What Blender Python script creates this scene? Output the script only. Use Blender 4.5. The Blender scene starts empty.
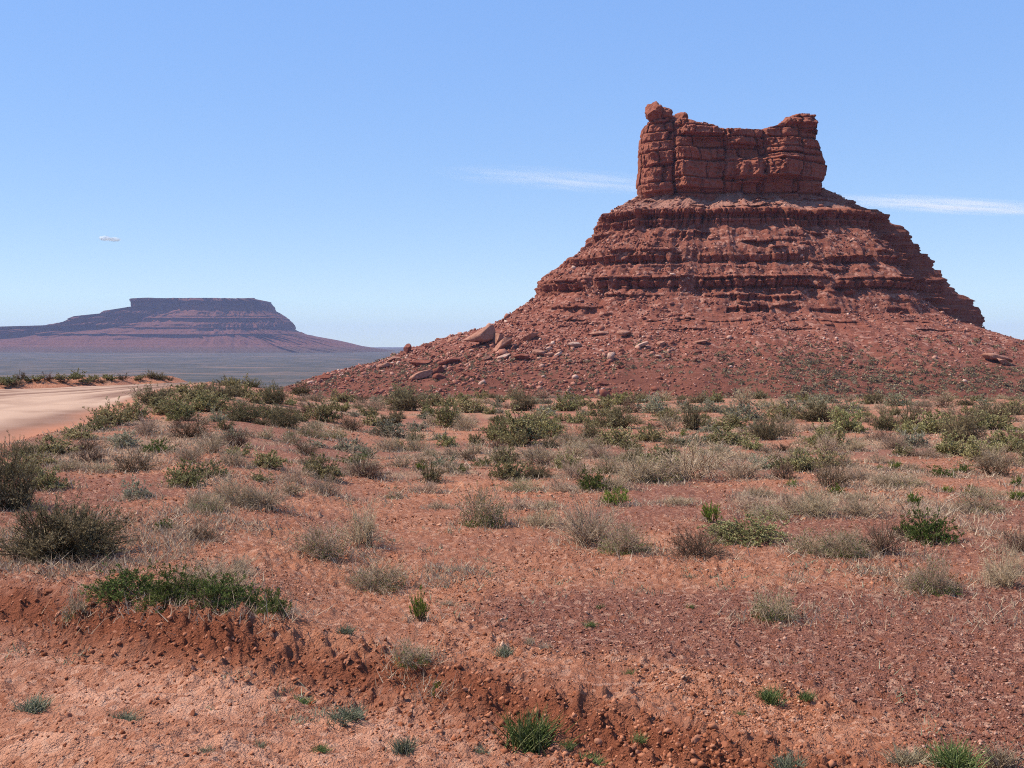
import bpy, math, random
import numpy as np
from mathutils import Vector

# ------------------------------------------------------------------ camera, sky, sun, exposure
SC = bpy.context.scene
COL = SC.collection
F = 1050.0            # focal length in pixels of a 1024 wide picture
EYE = 1.7
HORIZON = 345.0
PITCH = -math.atan((384.0 - HORIZON) / F)

cam_data = bpy.data.cameras.new("camera")
cam = bpy.data.objects.new("camera", cam_data)
COL.objects.link(cam)
cam.location = (0, 0, EYE)
cam.rotation_euler = (math.pi / 2 + PITCH, 0, 0)
cam_data.sensor_width = 36.0
cam_data.lens = F / 1024.0 * 36.0
cam_data.clip_start = 0.1
cam_data.clip_end = 120000.0
SC.camera = cam

SUN_AZ = math.radians(-86)      # measured from +Y (the view direction) towards +X
SUN_EL = math.radians(51)
world = bpy.data.worlds.new("World")
SC.world = world
world.use_nodes = True
wn = world.node_tree
wn.nodes.clear()
w_out = wn.nodes.new("ShaderNodeOutputWorld")
w_bg = wn.nodes.new("ShaderNodeBackground")
w_sky = wn.nodes.new("ShaderNodeTexSky")
w_sky.sky_type = 'NISHITA'
w_sky.sun_disc = False
w_sky.sun_elevation = SUN_EL
w_sky.sun_rotation = SUN_AZ
w_sky.altitude = 1500
w_sky.air_density = 1.0
w_sky.dust_density = 0.3
w_sky.ozone_density = 1.5
w_bg.inputs[1].default_value = 0.15
w_gam = wn.nodes.new("ShaderNodeGamma")          # a clear high-desert sky: a flatter, bluer fall-off to the horizon
w_gam.inputs[1].default_value = 0.21
w_hsv = wn.nodes.new("ShaderNodeHueSaturation")
w_hsv.inputs["Saturation"].default_value = 3.2
w_hsv.inputs["Hue"].default_value = 0.52
w_hsv.inputs["Value"].default_value = 3.2
wn.links.new(w_sky.outputs[0], w_gam.inputs[0])
wn.links.new(w_gam.outputs[0], w_hsv.inputs["Color"])
w_mul = wn.nodes.new("ShaderNodeMix")
w_mul.data_type = 'RGBA'
w_mul.blend_type = 'MULTIPLY'
w_mul.inputs[0].default_value = 1.0
w_mul.inputs[7].default_value = (0.75, 0.91, 1.05, 1)
wn.links.new(w_hsv.outputs[0], w_mul.inputs[6])
wn.links.new(w_mul.outputs[2], w_bg.inputs[0])
wn.links.new(w_bg.outputs[0], w_out.inputs[0])

sun_data = bpy.data.lights.new("sun", 'SUN')
sun_data.energy = 5.0
sun_data.angle = math.radians(0.53)
sun_data.color = (1.0, 0.94, 0.84)
sun = bpy.data.objects.new("sun", sun_data)
COL.objects.link(sun)
sun_dir = Vector((math.sin(SUN_AZ) * math.cos(SUN_EL), math.cos(SUN_AZ) * math.cos(SUN_EL), math.sin(SUN_EL)))
sun.rotation_euler = sun_dir.to_track_quat('Z', 'Y').to_euler()

SC.view_settings.view_transform = 'Standard'
SC.view_settings.look = 'None'
SC.view_settings.gamma = 1.0
SC.view_settings.use_curve_mapping = False
SC.view_settings.exposure = 0.45
SC.render.engine = 'CYCLES'
SC.cycles.max_bounces = 6
SC.cycles.diffuse_bounces = 1
SC.cycles.transparent_max_bounces = 16
SC.cycles.volume_bounces = 2
SC.cycles.use_denoising = False
SC.cycles.filter_width = 1.05

# ------------------------------------------------------------------ numeric helpers
RNG = np.random.default_rng(7)
_perm = np.random.default_rng(11).permutation(256).astype(np.int32)
_perm = np.concatenate([_perm, _perm, _perm])
_g3 = np.random.default_rng(12).normal(size=(256, 3)).astype(np.float32)
_g3 /= np.linalg.norm(_g3, axis=1)[:, None]


def perlin(x, y, z=0.0, seed=0):
    x = np.asarray(x, np.float64) + seed * 17.31
    y = np.asarray(y, np.float64) + seed * 5.77
    z = np.broadcast_to(np.asarray(z, np.float64) + seed * 3.19 + 0.37, x.shape)
    xi, yi, zi = np.floor(x), np.floor(y), np.floor(z)
    fx, fy, fz = (x - xi).astype(np.float32), (y - yi).astype(np.float32), (z - zi).astype(np.float32)
    xi = xi.astype(np.int64) & 255
    yi = yi.astype(np.int64) & 255
    zi = zi.astype(np.int64) & 255
    u = fx * fx * fx * (fx * (fx * 6 - 15) + 10)
    v = fy * fy * fy * (fy * (fy * 6 - 15) + 10)
    w = fz * fz * fz * (fz * (fz * 6 - 15) + 10)
    out = 0
    for dx in (0, 1):
        px = _perm[xi + dx]
        wx = u if dx else 1 - u
        for dy in (0, 1):
            py = _perm[px + yi + dy]
            wxy = wx * (v if dy else 1 - v)
            for dz in (0, 1):
                g = _g3[_perm[py + zi + dz]]
                out = out + wxy * (w if dz else 1 - w) * (g[..., 0] * (fx - dx) + g[..., 1] * (fy - dy) + g[..., 2] * (fz - dz))
    return out * 1.5


def fbm(x, y, z=0.0, octaves=4, seed=0, gain=0.5):
    a, f, o = 1.0, 1.0, 0
    for i in range(octaves):
        o = o + a * perlin(np.asarray(x) * f, np.asarray(y) * f, np.asarray(z) * f, seed + i * 3)
        a *= gain
        f *= 2.03
    return o


def sstep(a, b, x):
    t = np.clip((np.asarray(x, np.float64) - a) / (b - a), 0, 1)
    return t * t * (3 - 2 * t)


def pchip(x, xp, fp):
    xp = np.asarray(xp, float)
    fp = np.asarray(fp, float)
    h = np.diff(xp)
    d = np.diff(fp) / h
    m = np.zeros_like(fp)
    m[0], m[-1] = d[0], d[-1]
    for i in range(1, len(fp) - 1):
        if d[i - 1] * d[i] > 0:
            w1, w2 = 2 * h[i] + h[i - 1], h[i] + 2 * h[i - 1]
            m[i] = (w1 + w2) / (w1 / d[i - 1] + w2 / d[i])
    x = np.clip(x, xp[0], xp[-1])
    k = np.clip(np.searchsorted(xp, x, side='right') - 1, 0, len(h) - 1)
    t = (x - xp[k]) / h[k]
    return ((2 * t**3 - 3 * t**2 + 1) * fp[k] + (t**3 - 2 * t**2 + t) * h[k] * m[k]
            + (-2 * t**3 + 3 * t**2) * fp[k + 1] + (t**3 - t**2) * h[k] * m[k + 1])


def hash1(i, seed=0):
    i = np.asarray(i, np.int64)
    h = (i * 374761393 + seed * 668265263) & 0xFFFFFFFF
    h = ((h ^ (h >> 13)) * 1274126177) & 0xFFFFFFFF
    h = h ^ (h >> 16)
    return (h & 0xFFFFFF) / float(0x1000000)


CP, SP = math.cos(PITCH), math.sin(PITCH)


def ray(px, py):
    a, b = (px - 512.0), -(py - 384.0)
    v = np.array([a, F * CP - b * SP, F * SP + b * CP])
    return v / np.linalg.norm(v)


def project(x, y, z):
    z = z - EYE
    f = y * CP + z * SP
    b = -y * SP + z * CP
    f = np.where(f > 1e-3, f, np.nan)
    return 512 + F * x / f, 384 - F * b / f, f


# ------------------------------------------------------------------ mesh helpers
def make_mesh(name, V, quads=None, tris=None, smooth=False, attrs=None, mats=(), mat_idx=None):
    V = np.ascontiguousarray(V, np.float32).reshape(-1, 3)
    nq = 0 if quads is None else len(quads)
    nt = 0 if tris is None else len(tris)
    parts, starts = [], []
    if nq:
        q = np.asarray(quads, np.int32)
        parts.append(q.ravel())
        starts.append(np.arange(nq, dtype=np.int32) * 4)
    if nt:
        t = np.asarray(tris, np.int32)
        parts.append(t.ravel())
        starts.append(nq * 4 + np.arange(nt, dtype=np.int32) * 3)
    loops = np.concatenate(parts)
    starts = np.concatenate(starts)
    me = bpy.data.meshes.new(name)
    me.vertices.add(len(V))
    me.vertices.foreach_set("co", V.ravel())
    me.loops.add(len(loops))
    me.loops.foreach_set("vertex_index", loops)
    me.polygons.add(nq + nt)
    me.polygons.foreach_set("loop_start", starts)
    if smooth:
        me.polygons.foreach_set("use_smooth", np.ones(nq + nt, bool))
    for m in mats:
        me.materials.append(m)
    if mat_idx is not None:
        me.polygons.foreach_set("material_index", np.asarray(mat_idx, np.int32))
    me.update(calc_edges=True)
    for k, a in (attrs or {}).items():
        a = np.asarray(a, np.float32)
        if a.ndim == 1:
            at = me.attributes.new(k, 'FLOAT', 'POINT')
            at.data.foreach_set("value", a)
        else:
            at = me.attributes.new(k, 'FLOAT_COLOR', 'POINT')
            at.data.foreach_set("color", np.ascontiguousarray(a).ravel())
    return me


def add_obj(name, me, parent=None, loc=None):
    o = bpy.data.objects.new(name, me)
    COL.objects.link(o)
    if parent is not None:
        o.parent = parent
    if loc is not None:
        o.location = loc
    return o


def tag(o, label=None, cat=None, group=None, kind=None):
    if label:
        o["label"] = label
    if cat:
        o["category"] = cat
    if group:
        o["group"] = group
    if kind:
        o["kind"] = kind
    return o


def grid_quads(nr, nc, wrap=False):
    r = np.arange(nr - 1)[:, None]
    c = np.arange(nc if wrap else nc - 1)[None, :]
    c2 = (c + 1) % nc
    a = r * nc + c
    b = r * nc + c2
    return np.stack([a, b, b + nc, a + nc], -1).reshape(-1, 4)


def grid_normals(G, wrap):
    du = (np.roll(G, -1, 1) - np.roll(G, 1, 1)) if wrap else np.gradient(G, axis=1)
    dv = np.gradient(G, axis=0)
    n = np.cross(du, dv)
    return n / (np.linalg.norm(n, axis=-1, keepdims=True) + 1e-9)


# ------------------------------------------------------------------ material helpers
ALBEDO = 0.95          # overall reflectance of soil and stone


class NT:
    def __init__(self, name):
        self.m = bpy.data.materials.new(name)
        self.m.use_nodes = True
        self.t = self.m.node_tree
        self.t.nodes.clear()
        self.out = self.t.nodes.new("ShaderNodeOutputMaterial")

    def n(self, typ, **kw):
        nd = self.t.nodes.new("ShaderNode" + typ)
        for k, v in kw.items():
            setattr(nd, k, v)
        return nd

    def set(self, sock, v):
        if hasattr(v, "links") or isinstance(v, bpy.types.NodeSocket):
            self.t.links.new(v, sock)
        else:
            if sock.type == 'RGBA' and len(v) == 3:
                v = (*v, 1)
            sock.default_value = v

    def coord(self):
        return self.n("TexCoord").outputs["Object"]

    def mapping(self, v, scale=(1, 1, 1), rot=(0, 0, 0)):
        nd = self.n("Mapping")
        self.set(nd.inputs["Vector"], v)
        nd.inputs["Scale"].default_value = scale
        nd.inputs["Rotation"].default_value = rot
        return nd.outputs[0]

    def noise(self, v, scale, detail=4.0, rough=0.55, dist=0.0):
        nd = self.n("TexNoise")
        self.set(nd.inputs["Vector"], v)
        nd.inputs["Scale"].default_value = scale
        nd.inputs["Detail"].default_value = detail
        nd.inputs["Roughness"].default_value = rough
        nd.inputs["Distortion"].default_value = dist
        return nd.outputs["Fac"]

    def ramp(self, v, stops, interp='LINEAR'):
        nd = self.n("ValToRGB")
        self.set(nd.inputs[0], v)
        cr = nd.color_ramp
        cr.interpolation = interp
        while len(cr.elements) < len(stops):
            cr.elements.new(0.5)
        for e, (p, c) in zip(cr.elements, stops):
            e.position = p
            e.color = (*c, 1) if len(c) == 3 else c
        return nd.outputs[0]

    def rng(self, v, a, b, c=0.0, d=1.0):
        nd = self.n("MapRange")
        self.set(nd.inputs[0], v)
        for i, q in enumerate((a, b, c, d)):
            nd.inputs[i + 1].default_value = q
        return nd.outputs[0]

    def mix(self, f, a, b, mode='MIX'):
        nd = self.n("Mix", data_type='RGBA', blend_type=mode)
        self.set(nd.inputs[0], f)
        self.set(nd.inputs[6], a)
        self.set(nd.inputs[7], b)
        return nd.outputs[2]

    def math(self, op, a, b=0.0):
        nd = self.n("Math", operation=op)
        self.set(nd.inputs[0], a)
        self.set(nd.inputs[1], b)
        return nd.outputs[0]

    def attr(self, name, out="Fac"):
        nd = self.n("Attribute", attribute_name=name)
        return nd.outputs[out]

    def sep(self, c):
        nd = self.n("SeparateColor")
        self.set(nd.inputs[0], c)
        return nd.outputs

    def bump(self, h, strength=0.5, dist=0.05):
        nd = self.n("Bump")
        nd.inputs["Strength"].default_value = strength
        nd.inputs["Distance"].default_value = dist
        self.set(nd.inputs["Height"], h)
        return nd.outputs[0]

    def principled(self, col, rough=0.9, normal=None, spec=0.15, sat=1.13):
        p = self.n("BsdfPrincipled")
        hv = self.n("HueSaturation")
        self.set(hv.inputs["Color"], col)
        hv.inputs["Value"].default_value = ALBEDO
        hv.inputs["Saturation"].default_value = sat
        self.set(p.inputs["Base Color"], hv.outputs[0])
        self.set(p.inputs["Roughness"], rough)
        p.inputs["Specular IOR Level"].default_value = spec
        if normal is not None:
            self.set(p.inputs["Normal"], normal)
        self.t.links.new(p.outputs[0], self.out.inputs[0])
        return self.m


# ------------------------------------------------------------------ terrain shape
DR = [0, 5, 30, 60, 100, 150, 210, 300, 480, 700, 1200, 2000, 4000, 6000, 8000, 14500]
ZR = [-1.7, -1.85, -2.63, -3.56, -5.1, -7.9, -11.5, -16, -21, -35, -55, -61, -50, -36, -32, -31]
DL = [0, 5, 10, 17, 22, 36, 47, 55, 65, 80, 120, 200, 300, 500, 1000, 2000, 4000, 6000, 8000, 14500]
ZL = [-1.7, -1.71, -1.72, -1.73, -1.78, -1.93, -2.0, -2.05, -2.45, -3.7, -8, -16, -25, -38, -56, -61, -50, -36, -32, -31]


def base_z(x, y):
    x = np.asarray(x, float)
    y = np.asarray(y, float)
    d = np.sqrt(np.where(y > 0, y, y * 0.5)**2 + 0.10 * x * x) + 1e-6
    u = x / np.maximum(d, 6.0)
    w = 1 - sstep(-0.29, -0.10, u)
    z = pchip(d, DR, ZR) * (1 - w) + pchip(d, DL, ZL) * w
    amp = sstep(300, 900, d) * (1 - sstep(3500, 6000, d))
    z = z + amp * 2.5 * perlin(x / 330, y / 330, 0, 5)
    return z + EYE


def march(px, py, func, d0=2.0, d1=3000.0, n=3000):
    r = ray(px, py)
    t = np.geomspace(d0, d1, n)
    X, Y, Z = r[0] * t, r[1] * t, EYE + r[2] * t
    below = Z < func(X, Y)
    k = int(np.argmax(below)) if below.any() else n - 1
    return X[k], Y[k], Z[k]


# the cut bank between the flat and the dirt track
BANK_PX = [(-700, 470), (-300, 540), (0, 590), (150, 611), (300, 640), (430, 670), (520, 690), (640, 718), (760, 742), (900, 768), (1100, 805), (1500, 870)]
BANK = np.array([march(a, b, base_z)[:2] for a, b in BANK_PX])


def bank_coords(x, y):
    """signed distance across the bank (positive on the far side) and distance along it"""
    x = np.asarray(x, float)
    y = np.asarray(y, float)
    best = np.full(x.shape, 1e9)
    sgn = np.ones(x.shape)
    along = np.zeros(x.shape)
    acc = 0.0
    n = len(BANK)
    for i in range(n - 1):
        a, b = BANK[i], BANK[i + 1]
        d = b - a
        L = np.hypot(*d)
        e = d / L
        t = (x - a[0]) * e[0] + (y - a[1]) * e[1]
        tc = np.clip(t, -1e9 if i == 0 else 0, 1e9 if i == n - 2 else L)
        qx, qy = a[0] + e[0] * tc, a[1] + e[1] * tc
        dist = np.hypot(x - qx, y - qy)
        side = (x - a[0]) * (-e[1]) + (y - a[1]) * e[0]
        m = dist < best
        best = np.where(m, dist, best)
        sgn = np.where(m, np.sign(side), sgn)
        along = np.where(m, acc + tc, along)
        acc += L
    return best * sgn, along


def shape_z(x, y):
    """terrain with the bank but without the fine grain"""
    z = base_z(x, y)
    s, t = bank_coords(x, y)
    sw = s + 0.20 * perlin(t * 0.9, t * 0 + 3.3, 0, 3) + 0.10 * perlin(t * 2.9, s * 1.5, 0, 4)
    fade = 1 - 0.75 * sstep(-0.2, 1.9, x + 0.0 * y) * sstep(7.0, 4.0, y)
    h = 0.155 * (0.85 + 0.7 * perlin(t * 0.6, t * 0 + 1.2, 0, 8)) * fade
    near = 1 - sstep(-0.40, 0.03, sw)
    z = z + far_bank(x, y)
    z = z - h * near + 0.05 * fade * np.exp(-((sw - 0.12) / 0.16)**2)
    return z


def resample(P, n):
    P = np.asarray(P, float)
    s = np.concatenate([[0], np.cumsum(np.hypot(*np.diff(P, axis=0).T))])
    q = np.linspace(0, s[-1], n)
    return np.stack([pchip(q, s, P[:, 0]), pchip(q, s, P[:, 1])], 1)


# the two edges of the road in plan: it runs past us, climbs over the rise and bends away behind the shrubs
ROAD_R = [(-6.6, 1.0), (-7.0, 5), (-7.3, 9.5), (-7.8, 13)] + [march(a, b, base_z)[:2] for a, b in [(0, 449), (40, 438), (80, 427), (110, 414), (137, 401), (156, 392.5), (172, 387.6)]]
ROAD_R = ROAD_R + [(ROAD_R[-1][0] - 1.0, ROAD_R[-1][1] + 9), (ROAD_R[-1][0] - 0.5, ROAD_R[-1][1] + 22)]
ROAD_L = [(-42, 1.0), (-41, 12), (-40, 24)] + [march(a, b, base_z)[:2] for a, b in [(-300, 395), (-120, 392.4), (0, 390.4), (60, 388.2), (110, 386.4), (150, 385.2), (168, 384.8)]]
ROAD_L = ROAD_L + [(ROAD_R[-1][0] - 5.0, ROAD_R[-1][1] + 1)]

_r, _l = resample(ROAD_R, 160), resample(ROAD_L, 160)
ROAD_POLY = np.concatenate([resample(ROAD_R, 26), resample(ROAD_L, 20)[::-1]])
ROAD_LEFT = resample(ROAD_L, 20)


def line_dist(x, y, P):
    best = np.full(x.shape, 1e9)
    for a, b in zip(P[:-1], P[1:]):
        d = b - a
        t = np.clip(((x - a[0]) * d[0] + (y - a[1]) * d[1]) / (d @ d), 0, 1)
        best = np.minimum(best, np.hypot(x - a[0] - t * d[0], y - a[1] - t * d[1]))
    return best


def road_in(x, y):
    """signed distance to the edge of the road, positive on it"""
    x = np.asarray(x, float)
    y = np.asarray(y, float)
    out = np.full(x.shape, -50.0)
    m = (x < 5) & (y > -2) & (y < 95) & (x > -60)
    if m.any():
        out[m] = poly_dist(x[m], y[m], ROAD_POLY)
    return out


def far_bank(x, y):
    """the low bank on the far side of the road"""
    out = np.zeros(x.shape)
    m = (x < 5) & (y > 15) & (y < 95) & (x > -75)
    if m.any():
        d = line_dist(x[m], y[m], ROAD_LEFT)
        outside = poly_dist(x[m], y[m], ROAD_POLY) < 0
        near_r = line_dist(x[m], y[m], _r[::6])
        out[m] = np.where(outside & (d < near_r), 0.42 * sstep(0.1, 1.0, d) * (1 - sstep(2.2, 5.5, d)) * sstep(25, 36, y[m]), 0)
    return out


# ground cover zones, by where they lie on the flat
GRAVEL_PX = [(455, 608), (560, 592), (700, 586), (860, 590), (1040, 582), (1500, 580), (1500, 900), (1040, 766), (940, 742), (860, 712), (760, 690), (640, 660), (540, 640)]
GRAVEL = np.array([march(a, b, base_z)[:2] for a, b in GRAVEL_PX])


def poly_dist(x, y, P):
    """signed distance to a polygon, positive inside"""
    best = np.full(x.shape, 1e9)
    inside = np.zeros(x.shape, bool)
    n = len(P)
    for i in range(n):
        a, b = P[i], P[(i + 1) % n]
        d = b - a
        t = np.clip(((x - a[0]) * d[0] + (y - a[1]) * d[1]) / (d @ d), 0, 1)
        best = np.minimum(best, np.hypot(x - a[0] - t * d[0], y - a[1] - t * d[1]))
        c = ((a[1] > y) != (b[1] > y)) & (x < (b[0] - a[0]) * (y - a[1]) / (b[1] - a[1] + 1e-12) + a[0])
        inside ^= c
    return np.where(inside, best, -best)


def gravel_mask(x, y):
    w = poly_dist(x, y, GRAVEL)
    n1 = fbm(x / 1.3, y / 1.1, 0, 3, 21)
    m = sstep(-0.35, 0.35, w + 0.55 * n1)
    # smaller lag patches out on the flat
    n2 = fbm(x / 3.6, y / 5.0, 0, 3, 31)
    d = np.hypot(x, y)
    m2 = sstep(0.0, 0.3, n2) * sstep(9.5, 11.5, d) * (1 - sstep(45, 70, d)) * 0.8
    return np.clip(np.maximum(m, m2), 0, 1)


def fine_z(x, y):
    """clods, pebbles, hummocks"""
    d = np.hypot(x, y)
    s, t = bank_coords(x, y)
    grav = gravel_mask(x, y)
    near = 1 - sstep(14, 26, d)
    mid = 1 - sstep(60, 110, d)
    bank = np.exp(-((s + 0.20) / 0.24)**2)
    track = sstep(0.1, -0.5, s) * (1 - sstep(30, 50, d))
    z = mid * 0.05 * fbm(x / 2.6, y / 2.6, 0, 3, 41) * (1 - 0.5 * grav)
    b1 = np.abs(perlin(x / 0.33, y / 0.33, 0, 51))
    b2 = np.abs(perlin(x / 0.15, y / 0.15, 0, 52))
    b3 = perlin(x / 0.07, y / 0.07, 0, 53)
    b4 = perlin(x / 0.035, y / 0.035, 0, 54)
    a = near * (1 - 0.55 * grav)
    rid = 1 - np.abs(perlin(x / 0.42, y / 0.20, 0, 55)) * 2
    crust = np.clip(fbm(x / 0.9, y / 0.6, 0, 3, 56) + 0.35, 0, 1)
    b3c = np.maximum(b3, 0) ** 1.3
    b4c = np.maximum(b4, 0) ** 1.3
    a = a * (1 - 0.7 * bank) * (0.45 + 0.9 * crust) * (1 - 0.45 * sstep(-0.5, -0.9, s))
    z = z + a * (0.042 * b1 + 0.046 * b2 + 0.055 * b3c + 0.030 * b4c + 0.018 * np.maximum(rid, 0)**3 - 0.03)
    z = z + near * bank * (0.045 * b1 + 0.03 * b2 + 0.07 * b3c + 0.05 * b4c - 0.035)
    z = z + near * grav * (0.010 * b3 + 0.007 * b4)
    z = z + track * (0.05 * perlin(t * 0.25, s * 3.4, 0, 61) + 0.035 * perlin(t * 0.4, s * 8.0, 0, 62) + 0.012 * perlin(t * 5.0, s * 16.0, 0, 63)
                 - sum(0.045 * np.exp(-((s - q + 0.06 * perlin(t * 0.4, t * 0 + q, 0, 64)) / 0.10)**2) for q in (-0.95, -1.32, -2.45, -2.9)))
    rd = road_in(x, y)
    road = sstep(0.0, 0.6, rd)
    z = z * (1 - road) - 0.07 * road
    z = z + 0.10 * np.exp(-((rd + 0.35) / 0.22)**2) * mid
    # far plain: dissected by shallow washes
    far = sstep(500, 1500, d)
    z = z + far * 3.0 * np.abs(perlin(x / 260, y / 420, 0, 71))
    return z


def ground_z(x, y):
    x = np.atleast_1d(np.asarray(x, float))
    y = np.atleast_1d(np.asarray(y, float))
    return shape_z(x, y) + fine_z(x, y)


def on_ground(px, py):
    return march(px, py, lambda x, y: shape_z(x, y), 2.0, 400.0, 2500)


# ------------------------------------------------------------------ ground material
def ground_material(name):
    T = NT(name)
    co = T.coord()
    mk = T.sep(T.attr("cover", "Color"))
    mk2 = T.sep(T.attr("zone", "Color"))
    big = T.noise(co, 0.35, 5, 0.6)
    med = T.noise(co, 2.4, 5, 0.62)
    fin = T.noise(co, 16.0, 5, 0.65)
    grit = T.noise(co, 70.0, 3, 0.6)
    sand = T.ramp(med, [(0.22, (0.28, 0.122, 0.08)), (0.5, (0.46, 0.218, 0.140)), (0.75, (0.60, 0.325, 0.22))])
    sand = T.mix(T.rng(big, 0.36, 0.62), sand, (0.33, 0.16, 0.112))
    sand = T.mix(T.rng(fin, 0.45, 0.75, 0, 0.6), sand, (0.30, 0.125, 0.08))
    grav = T.ramp(grit, [(0.32, (0.11, 0.052, 0.042)), (0.5, (0.235, 0.108, 0.082)), (0.7, (0.40, 0.22, 0.165))])
    grav = T.mix(T.rng(fin, 0.35, 0.7, 0, 0.5), grav, (0.26, 0.115, 0.08))
    c = T.mix(mk[0], sand, grav)
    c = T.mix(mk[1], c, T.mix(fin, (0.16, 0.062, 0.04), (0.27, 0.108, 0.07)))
    c = T.mix(T.math('MULTIPLY', mk[2], T.rng(fin, 0.3, 0.6)), c, (0.44, 0.32, 0.21))
    # pale crust of the driven track
    c = T.mix(T.math('MULTIPLY', mk2[0], T.rng(med, 0.3, 0.62)), c, (0.63, 0.35, 0.245))
    plain = T.ramp(T.noise(co, 0.012, 6, 0.7), [(0.3, (0.042, 0.042, 0.037)), (0.5, (0.076, 0.070, 0.060)), (0.68, (0.15, 0.108, 0.085))])
    spk = T.noise(T.mapping(co, (1.0, 0.35, 1.0)), 0.045, 5, 0.8)
    plain = T.mix(T.rng(spk, 0.53, 0.66, 0, 0.75), plain, (0.05, 0.05, 0.04))
    plain = T.mix(T.rng(T.noise(T.mapping(co, (0.25, 1.0, 1.0)), 0.006, 5, 0.7), 0.56, 0.66, 0, 0.7), plain, (0.24, 0.15, 0.11))
    c = T.mix(mk2[1], c, plain)
    apron = T.ramp(T.noise(co, 0.11, 6, 0.7), [(0.3, (0.20, 0.085, 0.06)), (0.6, (0.33, 0.15, 0.10))])
    c = T.mix(mk2[2], c, apron)
    vor = T.n("TexVoronoi")
    T.set(vor.inputs["Vector"], co)
    vor.inputs["Scale"].default_value = 24.0
    vs = T.sep(vor.outputs["Color"])
    notfar = T.math('SUBTRACT', 1.0, mk2[1])
    c = T.mix(T.math('MULTIPLY', T.rng(vs[0], 0.66, 0.95, 0, 0.6), notfar), c, (0.24, 0.095, 0.06))
    c = T.mix(T.math('MULTIPLY', T.math('MULTIPLY', T.rng(vs[1], 0.72, 0.95, 0, 0.5), notfar), T.math('SUBTRACT', 1.0, mk[1])), c, (0.60, 0.37, 0.27))
    h = T.math('ADD', T.math('MULTIPLY', fin, 0.6), T.math('MULTIPLY', grit, 0.35))
    return T.principled(c, 0.95, T.bump(h, 1.0, 0.09), 0.08)


M_GROUND = ground_material("red_sand")


# ------------------------------------------------------------------ ground sheet
def build_ground():
    d = 3.6
    rs = [0.6, 1.2, 2.0, 2.8]
    while d < 62:
        rs.append(d)
        d += max(0.012, d * d / 1785 * 1.25)
    while d < 14500:
        rs.append(d)
        d *= 1.03
    rs.append(14500)
    rs = np.array(rs)
    az = np.concatenate([np.linspace(-180, -42, 90)[:-1], np.linspace(-42, -30, 90)[:-1], np.linspace(-30, 30, 900), np.linspace(30, 42, 90)[1:], np.linspace(42, 180, 90)[1:-1]])
    a = np.radians(az)
    R, A = np.meshgrid(rs, a, indexing='ij')
    X, Y = R * np.sin(A), R * np.cos(A)
    Z = ground_z(X.ravel(), Y.ravel()).reshape(X.shape)
    x, y = X.ravel(), Y.ravel()
    dd = np.hypot(x, y)
    s, t = bank_coords(x, y)
    cover = np.zeros((len(x), 4))
    sideways = sstep(0.0, 0.5, s)
    cover[:, 0] = gravel_mask(x, y) * sideways * 0.92
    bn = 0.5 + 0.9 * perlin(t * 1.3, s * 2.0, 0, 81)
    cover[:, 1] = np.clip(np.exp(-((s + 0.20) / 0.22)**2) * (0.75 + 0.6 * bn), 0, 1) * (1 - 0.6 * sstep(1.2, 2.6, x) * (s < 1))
    st = fbm(x / 2.2, y / 3.2, 0, 4, 91)
    cover[:, 2] = sstep(0.05, 0.5, st) * sstep(8, 16, dd) * (1 - sstep(80, 140, dd)) * 0.75
    cover[:, 3] = 1
    zone = np.zeros((len(x), 4))
    zone[:, 0] = sstep(-0.35, -0.8, s) * (0.55 + 0.6 * perlin(t * 0.5, s * 4, 0, 95))
    zone[:, 1] = sstep(280, 700, dd)
    zone[:, 2] = sstep(70, 140, dd) * (1 - sstep(600, 900, dd))
    V = np.stack([x, y, Z.ravel()], 1)
    Q = grid_quads(len(rs), len(a), wrap=True)[:, ::-1]
    fs = s[Q].mean(1)
    fd = dd[Q].mean(1)
    tr = (fs < -0.5) & (fd < 45)

    def sub(sel, name):
        q = Q[sel]
        ids, inv = np.unique(q, return_inverse=True)
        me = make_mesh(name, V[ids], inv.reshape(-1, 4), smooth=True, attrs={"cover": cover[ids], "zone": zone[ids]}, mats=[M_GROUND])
        return add_obj(name, me)
    g = sub(~tr, "ground")
    tag(g, "red sandy desert flat with dark gravel patches below the butte", "ground", kind="structure")
    k = sub(tr, "dirt_track")
    tag(k, "pale churned dirt track below the crumbling earth bank", "track", kind="structure")


build_ground()


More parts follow.
